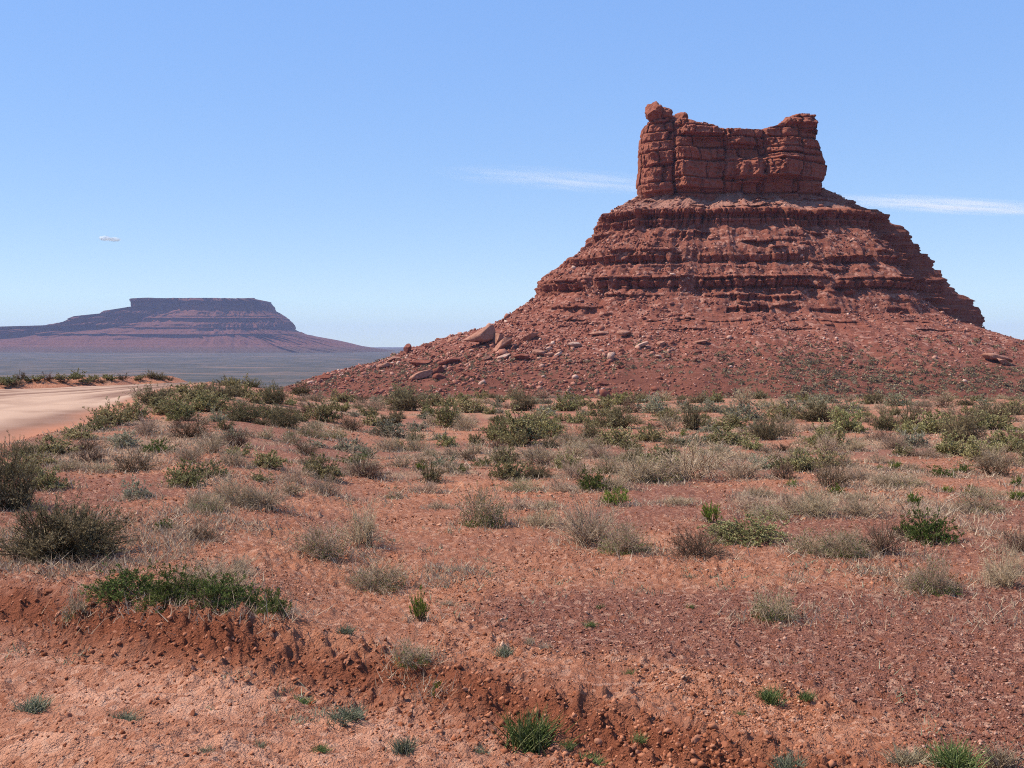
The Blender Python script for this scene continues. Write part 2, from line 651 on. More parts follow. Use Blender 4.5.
# ------------------------------------------------------------------ the graded road over the rise
def build_road():
    n, m = len(_r), 160
    u = np.linspace(0, 1, m)
    P = _r[:, None, :] * (1 - u)[None, :, None] + _l[:, None, :] * u[None, :, None]
    x, y = P[..., 0].ravel(), P[..., 1].ravel()
    S = np.repeat(np.arange(n), m) * 0.45
    U = np.tile(u, n)
    z = base_z(x, y) + 0.02 + 0.03 * perlin(S * 0.05, U * 13, 0, 103) + 0.02 * perlin(S * 0.12, U * 34, 0, 105) + 0.05 * (1 - (2 * U - 1)**2) + 0.018 * perlin(S * 0.15, U * 14, 0, 101) + 0.015 * fbm(x / 0.8, y / 0.8, 0, 3, 102)
    T = NT("packed_dirt")
    co = T.coord()
    rut = T.attr("rut")
    c = T.ramp(T.noise(co, 0.9, 6, 0.65), [(0.25, (0.19, 0.108, 0.076)), (0.5, (0.25, 0.15, 0.110)), (0.75, (0.30, 0.19, 0.145))])
    c = T.mix(rut, c, (0.47, 0.32, 0.235))
    c = T.mix(T.rng(T.noise(co, 0.25, 4, 0.6), 0.5, 0.7, 0, 0.6), c, (0.22, 0.125, 0.088))
    c = T.mix(T.attr("shoulder"), c, (0.40, 0.185, 0.12))
    mat = T.principled(c, 0.95, T.bump(T.noise(co, 14, 4, 0.6), 0.4, 0.03), 0.08)
    rut_a = np.clip(0.45 + 1.6 * perlin(S * 0.05, U * 13, 0, 103) + 0.8 * perlin(S * 0.12, U * 34, 0, 105), 0, 1)
    sh = np.clip(1 - np.minimum(U, 1 - U) / 0.04 + 0.4 * perlin(S * 0.3, U * 6, 0, 104), 0, 1)
    me = make_mesh("road", np.stack([x, y, z], 1), grid_quads(n, m), smooth=True, attrs={"rut": rut_a, "shoulder": sh}, mats=[mat])
    tag(add_obj("road", me), "pale pink graded dirt road curving away over the rise", "road", kind="structure")


build_road()

# ------------------------------------------------------------------ butte
BD = 480.0
BS = BD / F                       # metres per pixel at the butte
BX = (735 - 512) * BS
YB = np.array([190, 194, 208, 218, 222, 226, 234, 243, 252, 258, 264, 270, 277, 284, 298, 306, 317, 328, 338, 350, 359, 364, 372, 385, 400, 425, 450], float)
LB = np.array([86, 93, 113, 129, 133, 135, 137, 140, 146, 157, 168, 179, 189, 192, 196, 209, 223, 244, 285, 325, 346, 360, 399, 440, 495, 590, 690], float)
RB = np.array([80, 88, 113, 132, 142, 155, 171, 178, 181, 182, 182, 182, 198, 210, 229, 234, 237, 240, 246, 266, 280, 292, 325, 380, 440, 540, 640], float)
FB = np.array([5, 8, 20, 30, 31, 31.5, 32.5, 36.5, 41, 44, 45, 46, 50, 53, 55.5, 60.5, 66, 78, 91, 106, 118, 126, 142, 168, 200, 245, 290], float)
HB = np.interp(YB, [190, 218, 252], [30, 40, 45])
ZB = (HORIZON - YB) * BS          # relative to eye
ORD = np.argsort(ZB)


def btab(z, vals):
    return np.interp(z, ZB[ORD], np.asarray(vals)[ORD])


def cells(s, size, seed, row, signed=False):
    """irregular blocks along s: (random value per block, distance to the nearest joint)"""
    q = s / size
    i = np.floor(q).astype(np.int64)
    rs = np.asarray(row, np.int64) * 7919
    j0 = i + 0.7 * (hash1(i + rs, seed) - 0.5)
    j1 = i + 1 + 0.7 * (hash1(i + 1 + rs, seed) - 0.5)
    jm = i - 1 + 0.7 * (hash1(i - 1 + rs, seed) - 0.5)
    j2 = i + 2 + 0.7 * (hash1(i + 2 + rs, seed) - 0.5)
    k = np.where(q < j0, i - 1, np.where(q > j1, i + 1, i))
    lo = np.where(q < j0, jm, np.where(q > j1, j1, j0))
    hi = np.where(q < j0, j0, np.where(q > j1, j2, j1))
    if signed:
        return hash1(k + rs, seed + 5), np.minimum(q - lo, hi - q) * size, (q - (lo + hi) / 2) * size
    return hash1(k + rs, seed + 5), np.minimum(q - lo, hi - q) * size


def strata(z, bounds):
    k = np.clip(np.searchsorted(bounds, z) - 1, 0, len(bounds) - 2)
    f = (z - bounds[k]) / (bounds[k + 1] - bounds[k])
    return k, np.clip(f, 0, 1), bounds[k + 1] - bounds[k]


def make_bounds(z0, z1, a, b, seed):
    r = np.random.default_rng(seed)
    o = [z0]
    while o[-1] < z1:
        o.append(o[-1] + r.uniform(a, b))
    return np.array(o)


def build_butte():
    # directions spaced evenly along the outline at mid height, close together on the facing side
    tf = np.linspace(math.radians(165), math.radians(525), 400001)
    gx_ = np.sign(np.cos(tf)) * np.abs(np.cos(tf))**0.42
    step = np.hypot(np.diff(45 * gx_ + 50 * np.cos(tf)), np.diff(50 * np.sin(tf)))
    run = np.concatenate([[0], np.cumsum(step)])
    cut = np.interp(math.radians(378), tf, run)
    want = np.concatenate([np.linspace(0, cut, 1300, endpoint=False), np.linspace(cut, run[-1], 200, endpoint=False)])
    th = np.interp(want, run, tf)
    # rows spaced evenly along the front profile
    zf = np.linspace(ZB.min(), ZB.max(), 4000)
    rf = btab(zf, FB)
    arc = np.concatenate([[0], np.cumsum(np.hypot(np.diff(zf), np.diff(rf) * 0.55))])
    nrow = 470
    zr = np.interp(np.linspace(0, arc[-1], nrow), arc, zf)
    Z, T = np.meshgrid(zr, th, indexing='ij')
    c, s = np.cos(T), np.sin(T)
    # tables per azimuth
    L = btab(Z, LB) * BS - btab(Z, HB)
    R = btab(Z, RB) * BS - btab(Z, HB)
    Fr = btab(Z, FB)
    A = np.degrees(T) % 360
    keys = [0, 12, 30, 90, 150, 180, 195, 220, 250, 275, 300, 316, 328, 340, 352, 360]
    wl = np.interp(A, keys, [0, 0, 0, 0, .5, 1, .85, .3, 0, 0, 0, 0, 0, 0, 0, 0])
    wr = np.interp(A, keys, [1, .9, .5, 0, 0, 0, 0, 0, 0, 0, 0, .0, .1, .4, .8, 1])
    rho = L * wl + R * wr + Fr * np.clip(1 - wl - wr, 0, 1)
    # corner rib and the recess beyond it, above the apron
    up = sstep(-22, 15, Z)
    rib = np.interp(A, [285, 300, 310, 317, 324, 335, 345, 352, 360], [0, -1, -8, -12, -10, -7, -6, -4, 0])
    rho = rho + rib * np.interp(Z, [-8, 2, 10, 40, 56, 72], [0, .4, 1.0, 1.0, .6, .1])
    # the steep shaded face between the corner and the far shoulder goes down almost to the apron
    wface = np.interp(A, [310, 319, 330, 346, 357], [0, .8, 1, .9, 0])
    rcap = np.interp(Z, [-19, -11, -6, -3, 8, 30, 50, 60], [175, 105, 68, 58, 53, 47, 36, 30])
    rho = rho * (1 - wface) + np.minimum(rho, rcap) * wface
    arcs = np.broadcast_to(want[None, :] * 1.15, T.shape)
    pc = (45 * np.sign(c) * np.abs(c)**0.42 + 50 * c) / 62.0
    ps = 50 * s / 62.0
    # big scallops of the cliff line, shared through the height
    sc = fbm(pc * 2.6 + 5, ps * 2.6, Z / 130, 4, 201)
    sc2 = fbm(pc * 9 + 5, ps * 9, Z / 60, 3, 203)
    cliff_zone = sstep(8, 24, Z)
    rho = rho + cliff_zone * (3.0 * sc + 2.0 * sc2)
    # gullies and fans on the talus
    gul = fbm(pc * 6, ps * 6, Z / 70, 2, 205)
    # rock bands ------------------------------------------------------
    zw = Z + 0.9 * fbm(pc * 3, ps * 3, 0, 2, 207) + 0.35 * perlin(pc * 14, ps * 14, 0, 208)
    bounds = make_bounds(-40, 90, 1.0, 3.2, 5)
    k, f, th_k = strata(zw, bounds)
    hard = hash1(k, 77)
    bv, bj, bpos = cells(arcs + 1.3 * perlin(arcs / 5, zw / 5, 0, 209), 4.6, 3, k // 2, True)
    bv2, bj2 = cells(arcs, 1.7, 9, k // 2)

    def band(y0, y1):
        a, b = (HORIZON - y1) * BS, (HORIZON - y0) * BS
        return sstep(a - 1.0, a + 0.6, zw) * (1 - sstep(b - 0.4, b + 0.6, zw))
    b1 = np.maximum(band(217.5, 236), band(241, 249) * sstep(0.0, 0.2, fbm(pc * 3.2 + 2, ps * 3.2, 0, 3, 245)))
    b2 = np.maximum(band(262, 271), band(284, 297))
    b3 = np.maximum(band(302, 307), np.maximum(band(312, 317), band(324, 328))) * 0.85
    cover1 = sstep(-0.05, 0.28, fbm(pc * 4.5 + 9, ps * 4.5, Z / 45, 3, 211))
    cover2 = sstep(0.12, 0.40, fbm(pc * 5.5 + 3, ps * 5.5, Z / 30, 3, 213))
    sd = sstep(312, 326, np.degrees(T)) * (1 - sstep(362, 372, np.degrees(T)))
    rho = rho + sd * sstep(2, 20, Z) * (8.5 * fbm(np.degrees(T) / 9.0, Z / 30, 0, 3, 231) + 2.0 * np.abs(fbm(np.degrees(T) / 3.0, Z / 20, 0, 3, 232)))
    # the scree fan that climbs over the upper bands in the middle of the face
    fan = np.exp(-((np.degrees(T) - 267 + (Z - 45) * 0.35) / 7.5)**2)
    side = sstep(306, 322, np.degrees(T))
    rock = np.clip(b1 * (1 - 0.55 * cover1 * (1 - side) * (zw < 51)) + b2 * (1 - 0.95 * cover2 * (1 - side)) + b3 * sstep(-0.14, 0.06, fbm(pc * 4.0 + 7, ps * 4.0, Z / 22, 3, 243)) * sstep(-0.9, -0.4, pc), 0, 1)
    rock = rock * (1 - 0.9 * np.clip(fan * sstep(60, 50, Z) * sstep(30, 42, Z) * (1 - sstep(51, 53, Z)), 0, 1))
    rock = np.maximum(rock, side * sstep(4, 20, Z) * sstep(70, 58, Z) * (0.55 + 0.45 * (hard > 0.4)))
    prof = 1.0 - 2.0 * (np.abs(f - 0.5) * 2)**5

    def rise(y0, y1):
        a, b = (HORIZON - y1) * BS, (HORIZON - y0) * BS
        return np.where((zw > a - 1) & (zw < b + 1), np.clip((zw - a) / (b - a), 0, 1)**1.6 - 0.40 + 0.35 * (zw > b - 0.28 * (b - a)), 0)
    under = rise(217.5, 236) + rise(241, 250) + rise(262, 271) + rise(284, 297) + rise(302, 307) + rise(312, 317) + rise(324, 328)
    # resistant beds stand out over weak ones, along the whole face
    resist = (k % 2 == 0) * 1.0
    bed = np.where(resist > 0, 0.8 + 0.9 * hard, -0.9 - 0.9 * hard) * np.clip(0.8 + 0.9 * fbm(arcs / 9, k * 3.7, 0, 2, 241), 0.1, 1.3) * (1 - 0.55 * sstep(0.8, 1.0, np.abs(c)))
    thin = np.where(f > 0.55, 0.35, -0.25)
    disp = bed + thin + (bv - 0.5) * 1.7 + (bv2 - 0.5) * 0.6 + 2.6 * under * (1 - 0.85 * sstep(0.75, 0.98, np.abs(c)))
    ld = np.where(bpos < 0, bj, 99.0) + 0.5 * fbm(arcs / 1.5, zw / 1.5, 0, 2, 227)
    disp = disp - 0.9 * np.maximum(0, 0.2 + 1.7 * hash1((bv * 1e6).astype(np.int64), 67) - np.maximum(ld, 0))
    disp = disp - 1.0 * np.exp(-(bj / 0.4)**2)
    disp = disp + 0.5 - 1.5 * np.abs(perlin(arcs / 4.2, zw / 3.4, 0, 215)) - 0.9 * np.abs(perlin(arcs / 1.9, zw / 1.5, 0, 216)) + 0.5 * fbm(arcs / 6.0, zw / 4.0, 0, 3, 217)
    # deep clefts that cut the bands
    cleft = np.exp(-(np.abs(fbm(arcs / 11, Z / 40, 0, 2, 225)) / 0.07)**2)
    disp = disp - 1.8 * cleft
    X0 = BX + btab(Z, HB) * np.sign(c) * np.abs(c)**0.42 + rho * c
    Y0 = rho * s
    talus = 3.0 * gul * sstep(52, 5, Z) + 1.4 * fbm(X0 / 8, Y0 / 8, Z / 7, 4, 217)
    # small broken ledges that poke through the scree
    lm = sstep(0.17, 0.30, fbm(arcs / 34, zw / 5.0, 0, 3, 219)) * sstep(0, 10, Z)
    talus = talus + lm * (1.0 * bed + 0.3 + (bv - 0.5) * 1.3 - 0.6 * np.exp(-(bj / 0.4)**2))
    lump = fbm(X0 / 2.4, Y0 / 2.4, Z / 2.0, 3, 221)
    talus = talus + 0.30 * lump * sstep(-22, -8, Z)
    rho = rho + rock * (disp + 0.4) + (1 - rock) * talus
    # concave hollows under the strong bands
    H = btab(Z, HB)
    g = np.sign(c) * np.abs(c)**0.42
    X = BX + H * g + rho * c
    Y = BD + rho * s
    Zz = Z + EYE + 0.15 * lump * (1 - rock) + (1 - rock) * 0.8 * gul
    G = np.stack([X, Y, Zz], -1)
    N = grid_normals(G, True)
    flat = N[..., 2]
    rockm = np.clip(rock * 0.9 + lm * 0.5 * (flat < 0.75), 0, 1)
    V = G.reshape(-1, 3)
    Q = grid_quads(nrow, len(th), wrap=True)
    # lid under the cap rock
    me = make_mesh("butte", V, Q, smooth=False, attrs={"rock": rockm.ravel(), "cone": (1 - sstep(-14, 2, Z)).ravel(), "pale": (sstep(53, 60, Z) * (1 - rockm) * 0.9).ravel()}, mats=[M_BUTTE])
    o = add_obj("butte", me)
    tag(o, "tall red sandstone butte with banded ledges and scree slopes", "butte", kind="structure")
    return o, G, N, rockm


def butte_material(name, fine=0.9, cap=False):
    T = NT(name)
    co = T.coord()
    wob = T.noise(co, 0.06, 4, 0.6)
    z = T.n("SeparateXYZ")
    T.set(z.inputs[0], co)
    zz = T.math('ADD', z.outputs[2], T.math('MULTIPLY', wob, 4.0))
    cmb = T.n("CombineXYZ")
    T.set(cmb.inputs[2], zz)
    layers = T.noise(cmb.outputs[0], 0.55, 4, 0.75)
    med = T.noise(co, 0.35, 6, 0.68)
    fin = T.noise(co, 1.6, 5, 0.7)
    rock = T.ramp(layers, [(0.28, (0.145, 0.052, 0.036)), (0.45, (0.225, 0.085, 0.058)), (0.58, (0.30, 0.125, 0.088)), (0.72, (0.19, 0.066, 0.045))])
    rock = T.mix(T.rng(med, 0.4, 0.7, 0, 0.55), rock, (0.30, 0.135, 0.10))
    # desert varnish running down the faces
    var = T.noise(T.mapping(co, (0.5, 0.5, 0.06)), 1.0, 5, 0.65)
    rock = T.mix(T.rng(var, 0.52, 0.72, 0, 0.65), rock, (0.11, 0.043, 0.034))
    tal = T.ramp(med, [(0.25, (0.16, 0.058, 0.041)), (0.5, (0.235, 0.095, 0.069)), (0.72, (0.31, 0.148, 0.108))])
    speck = T.n("TexVoronoi")
    T.set(speck.inputs["Vector"], co)
    speck.inputs["Scale"].default_value = 0.75
    sc = T.sep(speck.outputs["Color"])
    tal = T.mix(T.rng(sc[0], 0.72, 0.86, 0, 0.75), tal, (0.42, 0.235, 0.18))
    tal = T.mix(T.rng(sc[1], 0.70, 0.88, 0, 0.75), tal, (0.14, 0.058, 0.042))
    tal = T.mix(T.rng(fin, 0.45, 0.75, 0, 0.5), tal, (0.20, 0.08, 0.058))
    low = T.ramp(T.noise(co, 0.12, 6, 0.7), [(0.3, (0.12, 0.048, 0.034)), (0.6, (0.19, 0.080, 0.057)), (0.75, (0.25, 0.115, 0.081))])
    tal = T.mix(T.attr("cone"), tal, low)
    tal = T.mix(T.math('MULTIPLY', T.attr("pale"), T.rng(fin, 0.25, 0.6)), tal, (0.37, 0.205, 0.155))
    c = rock if cap else T.mix(T.attr("rock"), tal, rock)
    h = T.math('ADD', T.math('MULTIPLY', fin, 0.7), T.math('MULTIPLY', layers, 0.8))
    return T.principled(c, 0.95, T.bump(h, fine, 0.9), 0.08, sat=1.12)


M_BUTTE = butte_material("red_sandstone_and_scree")
M_CAP = butte_material("massive_red_sandstone", 0.7, True)
BUTTE, BG, BN, BROCK = build_butte()


def ico(sub):
    import bmesh
    bm = bmesh.new()
    bmesh.ops.create_icosphere(bm, subdivisions=sub, radius=1.0)
    V = np.array([v.co[:] for v in bm.verts])
    Tt = np.array([[v.index for v in f.verts] for f in bm.faces])
    bm.free()
    return V, Tt


def rock_verts(seed, V, planes=14, tight=0.62):
    r = np.random.default_rng(seed)
    P = V.copy()
    for i in range(planes):
        n = r.normal(size=3)
        n /= np.linalg.norm(n)
        h = r.uniform(tight, 0.95)
        d = P @ n
        P = P - np.maximum(d - h, 0)[:, None] * n[None, :]
    return P


def build_cap():
    """the block of massive sandstone on top: measured outline, real depth"""
    cs = (BD - 13.0) / F
    zx = lambda q: (600 + q / 4.0 - 512) * cs       # from a 4x enlargement
    zy = lambda q: (HORIZON - (80 + q / 4.0)) * cs
    left = [(470, 176), (440, 168), (400, 162), (350, 168), (290, 166), (230, 172), (178, 180), (164, 198), (150, 201), (126, 186), (100, 194), (85, 204)]
    right = [(470, 895), (415, 890), (380, 906), (335, 905), (300, 882), (240, 862), (200, 852), (155, 842), (85, 835)]
    top = [(140, 174), (178, 166), (200, 160), (240, 156), (300, 160), (345, 166), (360, 172), (375, 178), (430, 184), (462, 200), (495, 209), (560, 207), (600, 212), (640, 208), (690, 192), (720, 182), (740, 160), (765, 150), (800, 141), (838, 150), (850, 185), (880, 260), (920, 330)]
    zl = np.array([zy(a) for a, b in left]); xl = np.array([zx(b) for a, b in left])
    zr = np.array([zy(a) for a, b in right]); xr = np.array([zx(b) for a, b in right])
    tx = np.array([zx(a) for a, b in top]); tz = np.array([zy(b) for a, b in top])
    nu, nv, ni = 1100, 190, 26
    uf = np.linspace(0, 2 * np.pi, 400001)
    e = 0.34
    sgp = lambda v: np.sign(v) * np.abs(v)**e
    st_ = np.hypot(np.diff(42 * sgp(np.cos(uf))), np.diff(15 * sgp(np.sin(uf)))) * np.where(uf[1:] > np.pi - 0.3, 1.0, 0.4)
    run = np.concatenate([[0], np.cumsum(st_)])
    u = np.interp(np.linspace(0, run[-1], nu, endpoint=False), run, uf)
    zbot = zy(520)
    cx_, sx_ = np.cos(u), np.sin(u)
    e = 0.34
    ex = np.sign(cx_) * np.abs(cx_)**e
    ey = np.sign(sx_) * np.abs(sx_)**e
    rows = []
    lay_q = [600, 530, 462, 408, 338, 284, 240, 202, 164, 60]
    lay = np.array([zy(q) for q in lay_q])
    info = []
    half_d = 15.0
    for j in range(nv):
        v = j / (nv - 1)
        # vertical runs of stone: find the top for each perimeter point, iterating on x
        z = np.full(nu, zbot)
        x = np.zeros(nu)
        for it in range(3):
            xm = (np.interp(z, zl, xl) + np.interp(z, zr, xr)) / 2
            xh = (np.interp(z, zr, xr) - np.interp(z, zl, xl)) / 2
            x = xm + xh * ex
            H = np.interp(x, tx, tz) + 1.3 * (hash1(np.floor(x / 3.1 + 0.6 * perlin(x / 4, x * 0, 0, 321)), 19) - 0.6)
            z = zbot + v * (H - zbot)
        rows.append((x, z, v))
    X = np.array([r[0] for r in rows])
    Z = np.array([r[1] for r in rows])
    V_ = np.array([[r[2]] * nu for r in rows])
    Yb = half_d * ey[None, :] * np.interp(Z, [zbot, zy(400), zy(200), zy(90)], [1.06, 1.0, 0.9, 0.62])
    # position along the perimeter in metres
    peri = np.concatenate([[0], np.cumsum(np.hypot(np.diff(X[0]), np.diff(Yb[0])))])
    S = np.broadcast_to(peri[None, :], X.shape)
    col_joint = np.array([zx(q) for q in (150, 290, 488, 640, 780, 920)])
    colid = np.searchsorted(col_joint, X)
    Zw = Z + 0.8 * perlin(S / 14, Z * 0, 0, 301) + 1.6 * (hash1(colid, 31) - 0.5) * sstep(0, 1, 1.0)
    k = np.clip(np.searchsorted(lay, Zw) - 1, 0, len(lay) - 2)
    f = (Zw - lay[k]) / (lay[k + 1] - lay[k])
    dist_lay = np.minimum(f, 1 - f) * (lay[k + 1] - lay[k])
    bv, bj, bpos = cells(S + 1.2 * perlin(S / 4, Z / 4, 0, 305), 14.0, 41, k, True)
    bv2, bj2, bpos2 = cells(S + 0.8 * perlin(S / 3, Z / 3, 0, 306), 3.6, 43, k * 3 + colid, True)
    kk, ff, _ = strata(Zw, make_bounds(0, 140, 0.8, 2.6, 8))
    dj = np.min(np.abs(X[..., None] - col_joint[None, None, :] - 0.8 * perlin(Z / 5, Z * 0 + 2, 0, 307)[..., None]), -1)
    front = (ey[None, :] < -0.3)
    # every block has its own face: set back, turned and leaning
    turn = (hash1((bv * 1e6).astype(np.int64), 61) - 0.45) * 0.3
    lean = (hash1((bv * 1e6).astype(np.int64), 62) - 0.5) * 1.8
    off = np.where(front, 0.9, 2.0) * (bv - 0.55) + 1.0 * (bv2 - 0.5) * 0.5 + 0.3 * (hash1(kk, 4) - 0.5)
    ld = np.where(bpos < 0, bj, 99.0) + 0.7 * fbm(S / 1.6, Z / 1.6, 0, 3, 315)
    cw = 0.2 + 2.6 * hash1((bv * 1e6).astype(np.int64), 64)**1.5
    off = off - np.where(front, 1.25, 0.4) * np.maximum(0, cw - np.maximum(ld, 0)) * (bj < 90)
    ld2 = np.where(bpos2 < 0, bj2, 99.0)
    # the broken steps that face the sun, as they stand along the face
    for (qa, qb, ya, yb, dep) in [(285, 330, 288, 450, 4.2), (296, 340, 165, 238, 4.0), (335, 375, 200, 250, 2.6), (455, 500, 320, 402, 2.8), (482, 522, 205, 272, 3.2), (522, 548, 330, 425, 2.6),
                                  (572, 602, 325, 415, 2.8), (630, 690, 312, 404, 5.4), (628, 700, 246, 308, 4.2), (712, 760, 148, 192, 3.0), (772, 830, 138, 214, 2.4), (170, 205, 240, 340, 2.0), (165, 200, 345, 445, 2.6)]:
        wob = 6 * fbm(Z / 2.5, S / 2.5, 0, 3, int(qa))
        q = (X - zx(qa)) / (zx(qb) - zx(qa)) + 0.22 * wob / 3
        ramp = np.clip(q, 0, 1) * np.clip(1 - (X - zx(qb)) / (zx(190) - zx(0)), 0, 1)
        inz = np.clip((Zw - zy(yb)) / 0.5, 0, 1) * np.clip((zy(ya) - Zw) / 0.5, 0, 1)
        off = off + np.where(front, dep * 1.45, 0) * ramp * inz
    off = off + turn * np.clip(bpos, -4.5, 4.5) + lean * (f - 0.5) + (hash1((bv2 * 1e6).astype(np.int64), 63) - 0.5) * 0.5 * bpos2
    off = off - 1.5 * np.exp(-(dist_lay / 0.42)**2) - 0.6 * np.exp(-(bj / 0.4)**2) - 0.15 * np.exp(-(bj2 / 0.4)**2)
    off = off - np.where(front, np.where(X < zx(390), 2.3, 2.0), 0.8) * np.exp(-(dj / np.where(X < zx(390), 0.65, 0.5))**2)
    off = off + np.array([-1.5, -1.0, -0.5, 0.2, 1.2, 1.0, 0.0])[np.clip(colid, 0, 6)] * np.where(front, 1, 0.2)
    off = off + 0.7 * fbm(S / 7, Z / 6, 0, 3, 309) + 0.8 - 1.7 * np.abs(perlin(S / 5.5, Z / 4.5, 0, 310)) - 1.0 * np.abs(perlin(S / 2.3, Z / 2.1, 0, 316)) - 0.4 * np.abs(perlin(S / 1.1, Z / 1.0, 0, 317))
    # low part of the face is worn back into alcoves
    off = off - 2.6 * np.exp(-((Zw - zy(462)) / 2.2)**2) * (0.6 + 0.8 * perlin(S / 11, Z * 0, 0, 311))
    nx = ex / np.hypot(ex / 3, ey) * 0.33
    ny = ey / np.hypot(ex / 3, ey)
    nl = np.hypot(nx, ny)
    nx, ny = nx / nl, ny / nl
    edge = np.where(np.abs(ex) > 0.93, 0.35, 1.0)
    P = np.stack([X + off * nx * edge, BD + Yb + off * ny, Z + EYE], -1)
    # crown: rings that close over the top
    rim = P[-1]
    rings = []
    for i in range(1, ni + 1):
        w = i / ni
        r = rim.copy()
        r[:, 1] = rim[:, 1] * (1 - w) + BD * w
        r[:, 0] = rim[:, 0] * (1 - 0.02 * w) + (BX) * 0.02 * w
        rough = 0.8 * fbm(r[:, 0] / 3.5, r[:, 1] / 3.5, 0, 3, 313)
        r[:, 2] = np.interp(r[:, 0], tx, tz) + EYE + rough * min(1, w * 4) + 0.6 * min(1, w * 3) - 0.3
        rings.append(r)
    G = np.concatenate([P, np.array(rings)], 0)
    me = make_mesh("cap_rock", G.reshape(-1, 3), grid_quads(G.shape[0], nu, True), smooth=False, mats=[M_CAP])
    o = add_obj("cap_rock", me, parent=BUTTE)
    o["label"] = "jointed blocky cap with raised ends"
    # the craggy knob perched on one end, overhanging the corner
    Vk, Tk = ico(5)
    ks, kt = [], []
    for i, (qx, qy, w, h, dy, roll) in enumerate([(222, 128, 84, 82, -3.0, 10), (262, 134, 76, 62, -1.0, 16), (330, 148, 58, 54, -2.0, 6), (300, 150, 60, 44, 1.0, 0)]):
        P = rock_verts(900 + i, Vk, 10, 0.38)
        P = (P - (P.max(0) + P.min(0)) / 2) / ((P.max(0) - P.min(0)) / 2)
        P = P * (1 + 0.10 * fbm(P[:, 0] * 1.8 + i * 5, P[:, 1] * 1.8, P[:, 2] * 2.6, 4, 331) - 0.12 * np.abs(perlin(P[:, 0] * 2.5, P[:, 1] * 2.5, P[:, 2] * 4.0, 332)))[:, None]
        a = math.radians(-roll)
        P = np.stack([P[:, 0] * math.cos(a) - P[:, 2] * math.sin(a), P[:, 1], P[:, 0] * math.sin(a) + P[:, 2] * math.cos(a)], 1)
        P = P * np.array([w / 8 * cs, 7.0, h / 8 * cs]) + np.array([zx(qx), BD - 3 + dy, zy(qy) + EYE])
        ks.append(P)
        kt.append(Tk + i * len(Vk))
    kme = make_mesh("rock_knob", np.concatenate(ks), tris=np.concatenate(kt), mats=[M_CAP])
    kn = add_obj("rock_knob", kme, parent=BUTTE)
    kn["label"] = "small craggy knob overhanging a corner of the cap"


build_cap()


